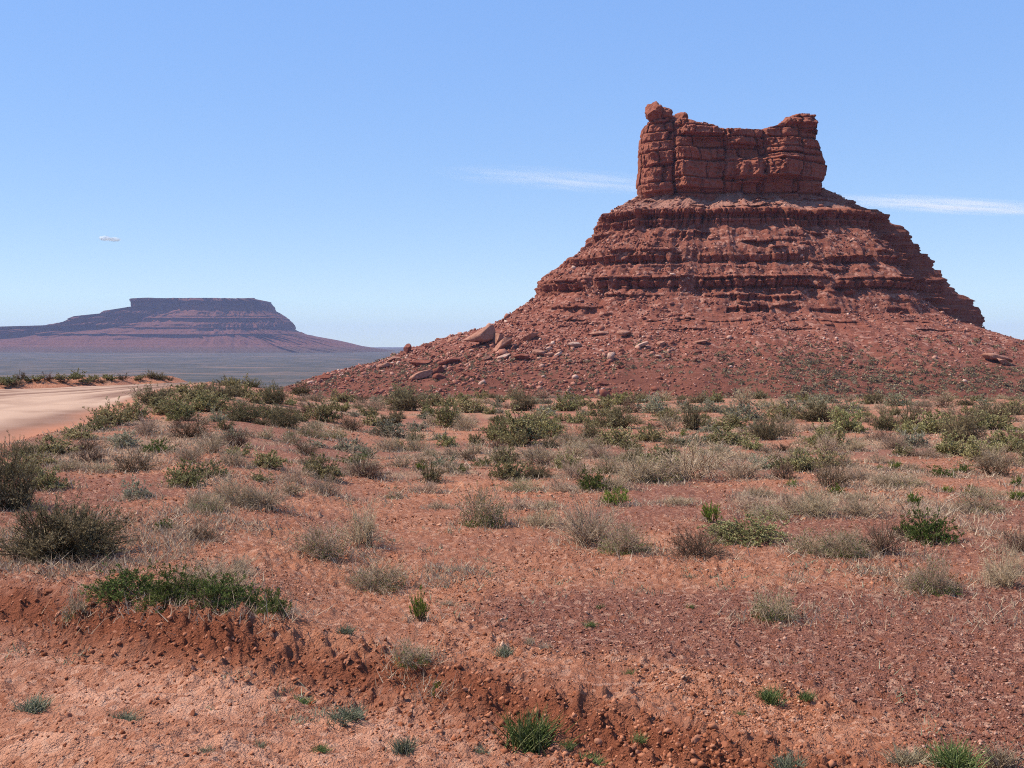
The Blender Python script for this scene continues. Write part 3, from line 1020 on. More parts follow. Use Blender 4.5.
# ------------------------------------------------------------------ distant mesa
def build_mesa():
    D = 6000.0
    S = D / F
    MX = (205 - 512) * S
    y = np.array([299, 302, 307, 311, 314, 317, 322.5, 326, 329, 334, 340, 346, 352, 362], float)
    l = np.array([134, 134, 134, 106, 103, 76, 66, 52, -60, -140, -210, -260, -300, -360], float)
    r = np.array([255, 270, 273.5, 274.5, 279, 283, 290.5, 291, 292, 302, 334, 358, 398, 450], float)
    z = (HORIZON - y) * S
    o = np.argsort(z)
    rows = np.concatenate([np.linspace(z.min(), z.max(), 340)])
    az = np.radians(np.concatenate([np.linspace(175, 365, 900, endpoint=False), np.linspace(365, 535, 90, endpoint=False)]))
    Z, T = np.meshgrid(rows, az, indexing='ij')
    c, s = np.cos(T), np.sin(T)
    Lx = (205 - np.interp(Z, z[o], l[o])) * S
    Rx = (np.interp(Z, z[o], r[o]) - 205) * S
    ax = np.where(c < 0, Lx, Rx)
    # depth of the front: steep cliffs high up, long slopes low down
    dep = np.interp(Z, [-100, -40, 0, 40, 90, 97, 112, 128, 150, 156, 190, 197, 238, 262], [900, 700, 540, 430, 335, 305, 298, 270, 262, 225, 168, 140, 132, 126])
    e = 0.55
    gx = np.sign(c) * np.abs(c)**e
    gy = np.sign(s) * np.abs(s)**e
    arcs = c * 900 + s * 160
    n1 = fbm(arcs / 190, s * 2 + 3, Z / 260, 4, 401)
    n2 = np.abs(fbm(arcs / 75, s * 2, Z / 110, 4, 403))
    bounds = make_bounds(-120, 320, 7, 24, 15)
    k, f, _ = strata(Z + 6 * perlin(arcs / 300, s, 0, 405), bounds)
    hard = hash1(k, 91)
    off = 75 * n1 - 60 * n2 * sstep(-40, 60, Z) * (0.5 + 0.7 * (hash1(k, 92))) + (hard - 0.5) * 46 * sstep(0, 60, Z) + 14 * fbm(arcs / 25, Z / 25, 0, 3, 407)
    X = MX + (ax + off * 0.12 * np.abs(c) * sstep(240, 150, Z)) * gx
    Y = D + (dep + off) * gy
    # alcoves and buttresses of the top cliff
    G = np.stack([X, Y, Z + EYE], -1)
    nr, nc = Z.shape
    top = G[-1]
    rings = []
    for w in (0.35, 0.7, 1.0):
        q = top.copy()
        q[:, 1] = q[:, 1] * (1 - w) + D * w
        q[:, 2] += 4 * w + 5.0 * w * perlin(q[:, 0] / 120, q[:, 0] * 0, 0, 409)
        rings.append(q)
    G = np.concatenate([G, np.array(rings)], 0)
    T_ = NT("banded_far_rock")
    co = T_.coord()
    zz = T_.n("SeparateXYZ")
    T_.set(zz.inputs[0], co)
    cmb = T_.n("CombineXYZ")
    T_.set(cmb.inputs[2], T_.math('ADD', zz.outputs[2], T_.math('MULTIPLY', T_.noise(co, 0.004, 3), 20.0)))
    lay = T_.noise(cmb.outputs[0], 0.035, 4, 0.7)
    col = T_.ramp(lay, [(0.34, (0.10, 0.045, 0.034)), (0.45, (0.185, 0.085, 0.064)), (0.55, (0.125, 0.056, 0.042)), (0.66, (0.23, 0.118, 0.09))])
    col = T_.mix(T_.rng(T_.noise(co, 0.02, 5, 0.7), 0.45, 0.7, 0, 0.6), col, (0.09, 0.046, 0.036))
    col = T_.mix(T_.attr("scrub"), col, (0.085, 0.066, 0.05))
    mat = T_.principled(col, 0.95, T_.bump(T_.noise(co, 0.05, 5, 0.7), 0.8, 20.0), 0.05)
    scrub = np.concatenate([(sstep(10, -40, Z) * 0.8).ravel(), np.full(3 * nc, 0.6)])
    me = make_mesh("mesa", G.reshape(-1, 3), grid_quads(G.shape[0], nc, True), smooth=False, attrs={"scrub": scrub}, mats=[mat])
    tag(add_obj("mesa", me), "long flat-topped mesa fading purple across the valley", "mesa", kind="structure")


build_mesa()

# ------------------------------------------------------------------ loose rock on the butte
BPX, BPY, BPD = project(BG[..., 0], BG[..., 1], BG[..., 2])
_front = (BG[..., 1] < BD + 40)


def on_butte(px, py):
    """the nearest surface point of the butte seen at this place"""
    m = (np.abs(BPX - px) < 2.2) & (np.abs(BPY - py) < 2.2) & _front
    if not m.any():
        q = np.where(_front, (BPX - px)**2 + (BPY - py)**2, 1e12)
        i = np.unravel_index(np.nanargmin(q), q.shape)
    else:
        q = np.where(m, BPD, 1e12)
        i = np.unravel_index(np.nanargmin(q), q.shape)
    return BG[i], BN[i]


ICO1, ICO2, ICO4 = ico(1), ico(2), ico(4)


def stone_material(name, a, b, c):
    T = NT(name)
    co = T.coord()
    col = T.ramp(T.noise(co, 0.9, 6, 0.68), [(0.3, a), (0.5, b), (0.72, c)])
    lay = T.noise(T.mapping(co, (0.3, 0.3, 2.4)), 1.0, 4, 0.7)
    col = T.mix(T.rng(lay, 0.5, 0.7, 0, 0.5), col, a)
    return T.principled(col, 0.95, T.bump(T.noise(co, 2.5, 5, 0.7), 0.7, 0.25), 0.08)


M_STONE = {
    "tan": stone_material("tan_sandstone", (0.23, 0.105, 0.075), (0.34, 0.18, 0.13), (0.45, 0.265, 0.20)),
    "red": stone_material("red_boulder", (0.12, 0.048, 0.036), (0.22, 0.088, 0.062), (0.30, 0.135, 0.10)),
    "white": stone_material("bleached_sandstone", (0.32, 0.18, 0.135), (0.46, 0.30, 0.23), (0.55, 0.40, 0.32)),
}

# px centre, py centre, width px, height px, roll degrees, colour, label
BOULDERS = [
    (480, 335, 31, 19, -26, "tan", "largest tan slab boulder tilted on the ridge line of the scree"),
    (497, 337, 11, 13, -60, "tan", "upright tan boulder just behind the largest tilted slab"),
    (503, 343, 24, 13, -38, "tan", "long tan slab leaning uphill below the largest tilted boulder"),
    (530, 335, 19, 9, -32, "tan", "tan slab lying above the dark hollow in the scree"),
    (539, 350.5, 12, 8, 10, "tan", "small rounded tan boulder beside the white chips of rock"),
    (503, 354.5, 13, 5, -22, "white", "thin white slab lying under the leaning tan boulder"),
    (487, 356, 8, 5, -10, "tan", "small tan block next to the thin white slab"),
    (521, 355, 15, 8, 0, "red", "dark red block in the shaded hollow below the slabs"),
    (407.5, 346, 7, 11, 4, "red", "small upright rock pillar standing on the low ridge crest"),
    (428, 343.5, 7, 5, 0, "red", "small red boulder poking over the ridge next to the pillar"),
    (453, 336, 12, 5, -25, "tan", "flat slab on the ridge line downhill of the largest boulder"),
    (324, 375, 17, 8, 2, "red", "lone dark boulder at the low tip of the butte's ridge"),
    (437, 369, 13, 9, -30, "red", "tilted dark red block in the middle of the lower scree"),
    (421, 373, 22, 9, -18, "tan", "broad tan slab low on the scree beside dark blocks"),
    (439, 374, 12, 8, 0, "red", "squat dark block tucked under the broad tan slab"),
    (469, 373, 12, 7, 0, "red", "square red block alone in the lower scree"),
    (421, 361, 20, 8, -5, "red", "dark overhanging ledge block below the rock pillar"),
    (449, 359, 20, 8, -12, "red", "dark wide block in the scree uphill of the broad slab"),
    (393, 357, 12, 6, -22, "tan", "pinkish slab on the ridge slope below the rock pillar"),
    (384, 364, 12, 6, -20, "tan", "tan slab near the low end of the rocky ridge"),
    (611, 354.5, 10, 10, -48, "white", "bright standing slab alone in the middle of the scree"),
    (641, 343.5, 13, 6, -22, "white", "bright flat slab in the scree beside a tan cube"),
    (661, 341, 9, 8, -70, "tan", "tan block standing beside the bright flat slab"),
    (701, 340, 14, 4, -10, "tan", "thin pinkish slab on the scree below the middle ledges"),
    (574, 342.5, 14, 7, 0, "white", "greyish flat block in the scree uphill of the white chips"),
    (599, 331, 17, 5, -5, "tan", "long low tan slab on the scree under the dark ledge"),
    (624, 331, 13, 8, 8, "tan", "rounded tan boulder beside a dark scrub bush on the scree"),
    (549, 352.5, 9, 5, -15, "tan", "low tan chip of rock between two white chips"),
    (558, 352, 8, 4, -30, "white", "slim white chip of rock at the end of the row of three"),
    (549, 346.5, 6, 5, 0, "white", "small white cube of rock above the low tan chip"),
    (658, 354, 6, 4, 0, "white", "tiny white stone alone below the bright flat slab"),
    (603, 381, 10, 6, 0, "red", "reddish boulder at the foot of the scree"),
    (997, 356, 26, 9, 16, "tan", "tan slab on the shoulder beyond the shaded cliffs"),
    (1004, 360, 14, 6, 14, "tan", "smaller tan slab lying against the shoulder slab"),
]


def build_boulders():
    V, Tt = ICO4
    for i, (px, py, w, h, roll, colr, label) in enumerate(BOULDERS):
        p, n = on_butte(px, py + h * 0.35)
        dist = p[1]
        m = dist / F
        W, Hh = w * m, h * m
        # the length and height before the roll
        a = math.radians(abs(roll))
        r = np.random.default_rng(1000 + i)
        P = rock_verts(2000 + i, V, 9, 0.34)
        P = P + 0.05 * fbm(P[:, 0] * 2.2 + i, P[:, 1] * 2.2, P[:, 2] * 2.2, 3, 500)[:, None] * P
        ext = (P.max(0) - P.min(0)) / 2
        P = (P - (P.max(0) + P.min(0)) / 2) / ext
        slim = min(W, Hh)
        lx, lz = (W * 0.58, max(Hh * 0.42, 0.3)) if abs(roll) < 45 else (Hh * 0.58, W * 0.45)
        ly = 0.5 * (lx + lz)
        P = P * np.array([lx, ly, lz])
        ca, sa = math.cos(-math.radians(roll)), math.sin(-math.radians(roll))
        P = np.stack([P[:, 0] * ca - P[:, 2] * sa, P[:, 1], P[:, 0] * sa + P[:, 2] * ca], 1)
        me = make_mesh("boulder", P, tris=Tt, smooth=False, mats=[M_STONE[colr]])
        o = add_obj("boulder", me)
        zc = EYE + (HORIZON - py) / F * dist
        xc = (px - 512) / F * dist
        zc = min(zc, p[2] + 0.42 * Hh)
        o.location = (xc, dist + ly * 0.2, zc - 0.1 * Hh)
        tag(o, label, "boulder", "boulders on the butte's scree")


build_boulders()


def tiny_rocks(name, pts, sizes, base, mats, seed, flat=0.65, midx=None, angular=False):
    V, Tt = base
    r = np.random.default_rng(seed)
    n = len(pts)
    shapes = [rock_verts(seed * 31 + k, V, 7 if angular else 9, 0.2 if angular else 0.45) for k in range(8)]
    sh = np.array(shapes)[r.integers(0, 8, n)]
    ang = r.uniform(0, 2 * np.pi, n)
    tilt = r.normal(0, 0.45, n)
    sc = sizes[:, None] * np.stack([r.uniform(0.8, 1.5, n), r.uniform(0.6, 1.1, n), r.uniform(flat * 0.6, flat * 1.3, n)], 1)
    P = sh * sc[:, None, :]
    ct, st = np.cos(tilt)[:, None], np.sin(tilt)[:, None]
    x = P[..., 0] * ct - P[..., 2] * st
    z = P[..., 0] * st + P[..., 2] * ct
    ca, sa = np.cos(ang)[:, None], np.sin(ang)[:, None]
    P = np.stack([x * ca - P[..., 1] * sa, x * sa + P[..., 1] * ca, z], -1) + pts[:, None, :]
    T_ = (Tt[None] + (np.arange(n) * len(V))[:, None, None]).reshape(-1, 3)
    tint = np.repeat(r.uniform(0, 1, n), len(V))
    mi = None if midx is None else np.repeat(midx, len(Tt))
    me = make_mesh(name, P.reshape(-1, 3), tris=T_, attrs={"tint": tint}, mats=mats, mat_idx=mi)
    return add_obj(name, me)


def tint_material(name, stops, rough=0.95, bump=None):
    T = NT(name)
    col = T.ramp(T.attr("tint"), stops)
    nrm = None
    if bump:
        nrm = T.bump(T.noise(T.coord(), bump, 4, 0.7), 0.6, 0.6 / bump)
    return T.principled(col, rough, nrm, 0.1)


M_RUBBLE = tint_material("broken_sandstone", [(0.0, (0.15, 0.06, 0.045)), (0.4, (0.24, 0.10, 0.072)), (0.75, (0.33, 0.155, 0.115)), (0.93, (0.44, 0.25, 0.19)), (1.0, (0.55, 0.38, 0.30))])


def build_rubble():
    r = np.random.default_rng(55)
    ok = (BROCK < 0.35) & (BN[..., 1] < 0.35) & (BG[..., 1] < BD + 60) & (BG[..., 2] > -16)
    idx = np.argwhere(ok)
    # more on the lower slopes of the facing side and the ridge toe
    P = BG[idx[:, 0], idx[:, 1]]
    w = 0.8 + 1.2 * sstep(45, 5, P[:, 2]) * sstep(-14, -2, P[:, 2]) + 1.6 * sstep(90, 20, P[:, 0]) * sstep(20, 0, P[:, 2])
    w = w * (0.25 + np.clip(0.6 + 1.3 * fbm(P[:, 0] / 18, P[:, 2] / 18, P[:, 1] / 18, 3, 601), 0, 2))
    pick = r.choice(len(idx), 24000, replace=False, p=w / w.sum())
    pts = P[pick] + r.normal(0, 0.4, (len(pick), 3)) * np.array([1, 0.4, 0.0])
    size = np.clip(r.lognormal(-1.25, 0.5, len(pick)), 0.15, 1.7) * (1 + 0.5 * sstep(90, 20, P[pick][:, 0]))
    pts[:, 2] += size * 0.15
    o = tiny_rocks("rubble", pts, size, ICO1, [M_RUBBLE], 5)
    tag(o, "broken red rock strewn over the butte's slopes", "rubble", kind="stuff")


build_rubble()


# ------------------------------------------------------------------ plants: growing
def tubes(P, r0, r1, sides=3):
    """P (n,k,3) paths -> tapered tubes"""
    n, k, _ = P.shape
    d = P[:, -1] - P[:, 0]
    d /= np.linalg.norm(d, axis=1)[:, None] + 1e-9
    up = np.where(np.abs(d[:, 2:3]) > 0.9, np.array([[1.0, 0, 0]]), np.array([[0, 0, 1.0]]))
    a = np.cross(d, up)
    a /= np.linalg.norm(a, axis=1)[:, None] + 1e-9
    b = np.cross(d, a)
    r0 = np.broadcast_to(np.asarray(r0, float), (n,))
    r1 = np.broadcast_to(np.asarray(r1, float), (n,))
    t = np.linspace(0, 1, k)
    rad = r0[:, None] * (1 - t) + r1[:, None] * t
    ang = np.arange(sides) / sides * 2 * np.pi
    off = a[:, None, None, :] * np.cos(ang)[None, None, :, None] + b[:, None, None, :] * np.sin(ang)[None, None, :, None]
    V = P[:, :, None, :] + off * rad[:, :, None, None]
    i = np.arange(n)[:, None, None] * (k * sides)
    j = np.arange(k - 1)[None, :, None] * sides
    s = np.arange(sides)[None, None, :]
    s2 = (s + 1) % sides
    q = np.stack([i + j + s, i + j + s2, i + j + sides + s2, i + j + sides + s], -1).reshape(-1, 4)
    return V.reshape(-1, 3), q


def bez(a, b, c, k):
    t = np.linspace(0, 1, k)[None, :, None]
    return a[:, None] * (1 - t)**2 + 2 * b[:, None] * t * (1 - t) + c[:, None] * t**2


def at_t(P, i, t):
    k = P.shape[1] - 1
    q = t * k
    j = np.clip(q.astype(int), 0, k - 1)
    f = (q - j)[:, None]
    return P[i, j] * (1 - f) + P[i, j + 1] * f, P[i, j + 1] - P[i, j]


def leaf_quads(P, D, length, width, rng):
    n = len(P)
    D = D / (np.linalg.norm(D, axis=1)[:, None] + 1e-9)
    r = rng.normal(size=(n, 3))
    W = np.cross(D, r)
    W /= np.linalg.norm(W, axis=1)[:, None] + 1e-9
    L = (length * rng.uniform(0.6, 1.3, n))[:, None]
    w = (width * rng.uniform(0.6, 1.3, n))[:, None]
    mid = P + D * L * 0.5
    V = np.stack([P, mid + W * w * 0.5, P + D * L, mid - W * w * 0.5], 1).reshape(-1, 3)
    q = np.arange(n * 4).reshape(n, 4)
    return V, q


def grow(seed, n1=26, spread=80, n2=6, n3=0, leaves=1500, leaf=(0.07, 0.03), thick=1.0, wild=0.55, arch=0.15, low_green=0, lift=0.3, tipvar=0.28, lumps=0.25, leaf_along=0.3, base_r=0.2, sec=1.0):
    """a plant in a unit dome: returns stems (V,q,tint) and foliage (V,q,tint)"""
    r = np.random.default_rng(seed)
    az = r.uniform(0, 2 * np.pi, n1)
    inc = np.radians(spread) * np.sqrt(r.uniform(0.01, 1, n1))
    d = np.stack([np.sin(inc) * np.cos(az), np.sin(inc) * np.sin(az), np.cos(inc)], 1)
    lump = 1 + lumps * perlin(d[:, 0] * 1.7 + seed, d[:, 1] * 1.7, d[:, 2] * 1.7, 3) * 1.6
    tip = d * (r.uniform(1 - tipvar, 1.0 + 0.12, n1) * lump)[:, None]
    base = np.stack([r.normal(0, base_r, n1) + d[:, 0] * base_r, r.normal(0, base_r, n1) + d[:, 1] * base_r, np.full(n1, -0.04)], 1)
    ctrl = tip * 0.5 + np.array([0, 0, arch]) + r.normal(0, 0.07, (n1, 3))
    P1 = bez(base, ctrl, tip, 6)
    P1[:, 1:] += r.normal(0, 0.022, P1[:, 1:].shape)
    sv, sq, stn = [], [], []

    def put(V, q, tint):
        o = sum(len(x) for x in sv)
        sv.append(V)
        sq.append(q + o)
        stn.append(tint)
    V, q = tubes(P1, 0.017 * thick, 0.006 * thick)
    put(V, q, np.repeat(r.uniform(0, 0.6, n1), 18))
    src, drc = P1, d
    if n2:
        m = n1 * n2
        i = np.repeat(np.arange(n1), n2)
        t = r.uniform(0.25, 0.97, m)
        p, dd = at_t(P1, i, t)
        dd = dd / (np.linalg.norm(dd, axis=1)[:, None] + 1e-9)
        dr = dd * (1 - wild * 0.5) + r.normal(size=(m, 3)) * wild * 0.6 + np.array([0, 0, lift])
        dr /= np.linalg.norm(dr, axis=1)[:, None]
        L = r.uniform(0.18, 0.42, m) * (1.15 - 0.5 * t) * sec
        e = p + dr * L[:, None]
        e[:, 2] = np.maximum(e[:, 2], 0.01)
        P2 = bez(p, (p + e) / 2 + r.normal(0, 0.04, (m, 3)), e, 4)
        V, q = tubes(P2, 0.0075 * thick, 0.003 * thick)
        put(V, q, np.repeat(r.uniform(0.2, 0.9, m), 12))
        src, drc = P2, dr
        if n3:
            mm = m * n3
            i = np.repeat(np.arange(m), n3)
            t = r.uniform(0.2, 1.0, mm)
            p, dd = at_t(P2, i, t)
            dr3 = drc[i] * 0.5 + r.normal(size=(mm, 3)) * 0.55 + np.array([0, 0, lift * 0.6])
            dr3 /= np.linalg.norm(dr3, axis=1)[:, None]
            e = p + dr3 * r.uniform(0.06, 0.17, mm)[:, None]
            e[:, 2] = np.maximum(e[:, 2], 0.01)
            P3 = bez(p, (p + e) / 2 + r.normal(0, 0.015, (mm, 3)), e, 3)
            V, q = tubes(P3, 0.0042 * thick, 0.002 * thick)
            put(V, q, np.repeat(r.uniform(0.3, 1, mm), 9))
            src, drc = P3, dr3
    S = (np.concatenate(sv), np.concatenate(sq), np.concatenate(stn))
    Lf = None
    total = leaves + low_green
    if total:
        i = r.integers(0, len(src), leaves)
        t = r.uniform(leaf_along, 1.0, leaves)
        p, dd = at_t(src, i, t)
        dv = drc[i] * 0.7 + r.normal(size=(leaves, 3)) * 0.6 + np.array([0, 0, 0.35])
        if low_green:
            a2 = r.uniform(0, 2 * np.pi, low_green)
            rr = np.sqrt(r.uniform(0, 1, low_green)) * 0.85
            nb = perlin(np.cos(a2) * rr * 2.5 + seed, np.sin(a2) * rr * 2.5, 0, 9)
            zz = r.uniform(0, 0.42, low_green) * np.clip(0.6 + 1.3 * nb, 0.05, 1.2)
            p2 = np.stack([np.cos(a2) * rr, np.sin(a2) * rr, zz], 1)
            d2 = r.normal(size=(low_green, 3)) * 0.5 + np.array([0, 0, 0.9])
            p = np.concatenate([p, p2])
            dv = np.concatenate([dv, d2])
        p[:, 2] = np.maximum(p[:, 2], 0.0)
        V, q = leaf_quads(p, dv, leaf[0], leaf[1], r)
        tn = np.clip(0.45 + 0.4 * perlin(p[:, 0] * 2.2 + seed, p[:, 1] * 2.2, p[:, 2] * 2.2, 5) + r.normal(0, 0.16, total), 0, 1)
        Lf = (V, q, np.repeat(tn, 4))
    return S, Lf


def leafy_material(name, stops, trans=0.25):
    T = NT(name)
    oi = T.n("ObjectInfo").outputs["Random"]
    col = T.ramp(T.attr("tint"), stops)
    hsv = T.n("HueSaturation")
    T.set(hsv.inputs["Color"], col)
    T.set(hsv.inputs["Value"], T.rng(oi, 0, 1, 0.78, 1.22))
    T.set(hsv.inputs["Hue"], T.rng(T.math('FRACT', T.math('MULTIPLY', oi, 7.3)), 0, 1, 0.482, 0.512))
    d = T.n("BsdfDiffuse")
    T.set(d.inputs[0], hsv.outputs[0])
    tr = T.n("BsdfTranslucent")
    T.set(tr.inputs[0], hsv.outputs[0])
    mx = T.n("MixShader")
    mx.inputs[0].default_value = trans
    T.t.links.new(d.outputs[0], mx.inputs[1])
    T.t.links.new(tr.outputs[0], mx.inputs[2])
    T.t.links.new(mx.outputs[0], T.out.inputs[0])
    return T.m


ML = {
    "sage": leafy_material("grey_green_leaf", [(0.1, (0.165, 0.143, 0.055)), (0.5, (0.36, 0.315, 0.135)), (0.9, (0.57, 0.48, 0.245))]),
    "pale": leafy_material("silvery_leaf", [(0.1, (0.20, 0.195, 0.115)), (0.5, (0.38, 0.36, 0.225)), (0.9, (0.55, 0.50, 0.34))]),
    "green": leafy_material("dark_green_leaf", [(0.1, (0.055, 0.078, 0.018)), (0.5, (0.135, 0.17, 0.045)), (0.9, (0.28, 0.29, 0.10))]),
    "bright": leafy_material("bright_green_leaf", [(0.1, (0.07, 0.12, 0.012)), (0.5, (0.16, 0.24, 0.030)), (0.9, (0.29, 0.36, 0.075))], 0.35),
    "olive": leafy_material("olive_stem_leaf", [(0.1, (0.125, 0.10, 0.048)), (0.5, (0.27, 0.22, 0.108)), (0.9, (0.44, 0.36, 0.195))]),
    "straw": leafy_material("dead_leaf", [(0.1, (0.26, 0.19, 0.115)), (0.5, (0.44, 0.335, 0.215)), (0.9, (0.62, 0.51, 0.36))]),
}
MS = {
    "grey": leafy_material("grey_twig", [(0, (0.17, 0.108, 0.062)), (0.5, (0.42, 0.295, 0.185)), (1, (0.68, 0.52, 0.345))], 0.05),
    "brown": leafy_material("brown_twig", [(0, (0.06, 0.036, 0.024)), (0.5, (0.145, 0.088, 0.056)), (1, (0.27, 0.175, 0.115))], 0.05),
    "straw": leafy_material("straw_twig", [(0, (0.20, 0.135, 0.09)), (0.5, (0.34, 0.25, 0.17)), (1, (0.55, 0.44, 0.32))], 0.1),
    "olive": leafy_material("olive_twig", [(0, (0.06, 0.045, 0.026)), (0.5, (0.125, 0.096, 0.054)), (1, (0.22, 0.17, 0.10))], 0.05),
}

# kind -> growth recipe, stem colour, leaf colour, object name, category, group
KINDS = {
    "S": (dict(n1=42, spread=90, n2=9, leaves=4600, leaf=(0.085, 0.045), lumps=0.38, wild=0.75, leaf_along=0.4, tipvar=0.22, sec=0.62, lift=0.2), "brown", "sage", "sagebrush", "sagebrush", "grey-green sagebrush scattered over the flat"),
    "P": (dict(n1=42, spread=90, n2=9, leaves=4600, leaf=(0.078, 0.042), lumps=0.34, wild=0.75, leaf_along=0.4, tipvar=0.22, sec=0.62, lift=0.2), "grey", "pale", "saltbush", "saltbush", "pale saltbushes scattered over the flat"),
    "D": (dict(n1=40, spread=80, n2=8, n3=2, leaves=260, leaf=(0.05, 0.020), thick=0.95, wild=0.7, lumps=0.35), "grey", "straw", "dry_shrub", "dry shrub", "dry twiggy shrubs scattered over the flat"),
    "M": (dict(n1=38, spread=80, n2=8, n3=2, leaves=420, low_green=800, leaf=(0.075, 0.026), thick=0.95, wild=0.7, lumps=0.35), "grey", "green", "half_dry_shrub", "dry shrub", "half dry shrubs with green growth at the base"),
    "K": (dict(n1=80, spread=86, n2=8, n3=1, leaves=3400, leaf=(0.085, 0.022), thick=0.9, wild=0.42, lumps=0.4, arch=0.12, lift=0.35, base_r=0.3, leaf_along=0.1, tipvar=0.3, sec=0.7), "olive", "olive", "dark_shrub", "shrub", "dark broom-like shrubs scattered over the flat"),
    "G": (dict(n1=34, spread=80, n2=6, leaves=2000, leaf=(0.11, 0.03), wild=0.45, lumps=0.12, lift=0.5), "olive", "bright", "green_bush", "bush", "bright green bushes on the flat"),
    "N": (dict(n1=40, spread=88, n2=8, leaves=3600, leaf=(0.095, 0.036), wild=0.65, lumps=0.35, sec=0.65), "olive", "green", "leafy_shrub", "shrub", "dark green leafy shrubs"),
    "R": (dict(n1=34, spread=84, n2=8, n3=2, leaves=420, leaf=(0.05, 0.022), thick=1.1, wild=0.8, lumps=0.4), "brown", "straw", "brown_shrub", "shrub", "reddish brown bare shrubs"),
}


def grass_plant(seed, n=90, spread=55):
    r = np.random.default_rng(seed)
    az = r.uniform(0, 2 * np.pi, n)
    inc = np.radians(spread) * np.sqrt(r.uniform(0, 1, n))
    d = np.stack([np.sin(inc) * np.cos(az), np.sin(inc) * np.sin(az), np.cos(inc)], 1)
    tip = d * r.uniform(0.45, 1.1, n)[:, None]
    base = np.stack([r.normal(0, 0.28, n), r.normal(0, 0.28, n), np.full(n, -0.05)], 1)
    tip[:, :2] += base[:, :2]
    c = base * 0.5 + tip * 0.5 + np.array([0, 0, 0.16])
    P = bez(base, c, tip, 5)
    V, q = tubes(P, 0.022, 0.004, 3)
    return V, q, np.repeat(r.uniform(0, 1, n), 15)


MESH_CACHE = {}


def plant_meshes(kind, variant, dense):
    key = (kind, variant, dense)
    if key in MESH_CACHE:
        return MESH_CACHE[key]
    rec, sm, lm, nm, cat, grp = KINDS[kind]
    rec = dict(rec)
    if dense:
        sc = 1.6 if dense == 1 else 2.6
        for k2 in ("n1", "leaves", "low_green"):
            if k2 in rec:
                rec[k2] = int(rec[k2] * sc)
        rec["leaf"] = tuple(v / sc**0.42 for v in rec["leaf"])
        rec["thick"] = rec.get("thick", 1) / sc**0.5
    else:
        rec["thick"] = rec.get("thick", 1) * 1.5
    S, Lf = grow(variant * 13 + ord(kind) * 101 + dense * 7, **rec)
    if dense:
        a = make_mesh("stems", S[0], S[1], attrs={"tint": S[2]}, mats=[MS[sm]])
        b = make_mesh("foliage", Lf[0], Lf[1], attrs={"tint": Lf[2]}, mats=[ML[lm]])
        out = (a, b)
    else:
        V = np.concatenate([S[0], Lf[0]])
        q = np.concatenate([S[1], Lf[1] + len(S[0])])
        mi = np.concatenate([np.zeros(len(S[1])), np.ones(len(Lf[1]))])
        out = (make_mesh(nm, V, q, attrs={"tint": np.concatenate([S[2], Lf[2]])}, mats=[MS[sm], ML[lm]], mat_idx=mi),)
    MESH_CACHE[key] = out
    return out


PRNG = np.random.default_rng(2024)
ALL_PLANTS = []        # (object, px, py, w, kind, label or None, ref)


def plant(kind, px, py, w, h, label=None, ref=None, pos=None, variant=None):
    x, y, z = on_ground(px, py) if pos is None else pos
    gz = float(ground_z(x, y)[0]) if pos is None else z
    dist = math.sqrt(x * x + y * y)
    m = y / F
    W, H = w * m, h * m
    rec, sm, lm, nm, cat, grp = KINDS[kind]
    dense = 2 if (w >= 60 and py > 500) else 1 if (w >= 30) else 0
    v = int(PRNG.integers(0, 4 if dense < 2 else 3)) if variant is None else variant
    ms = plant_meshes(kind, v, dense)
    rot = PRNG.uniform(0, 6.28)
    sxy = W / 2 / 0.95
    if dense:
        o = bpy.data.objects.new(nm, None)
        o.empty_display_size = 0.1
        COL.objects.link(o)
        for me in ms:
            c = bpy.data.objects.new(me.name.split(".")[0], me)
            COL.objects.link(c)
            c.parent = o
    else:
        o = add_obj(nm, ms[0])
    # set back by its own radius so that the base front sits at py
    o.location = (x, y + sxy * 0.35, gz - 0.01 if pos is not None else float(ground_z(x, y + sxy * 0.35)[0]) - 0.015)
    o.rotation_euler = (PRNG.normal(0, 0.09), PRNG.normal(0, 0.09), rot)
    o.scale = (sxy, sxy * PRNG.uniform(0.8, 1.05), H * 0.86)
    o["category"] = cat
    o["group"] = grp
    ALL_PLANTS.append(dict(o=o, px=px, py=py, w=w, h=h, kind=kind, label=label, ref=ref))
    return o


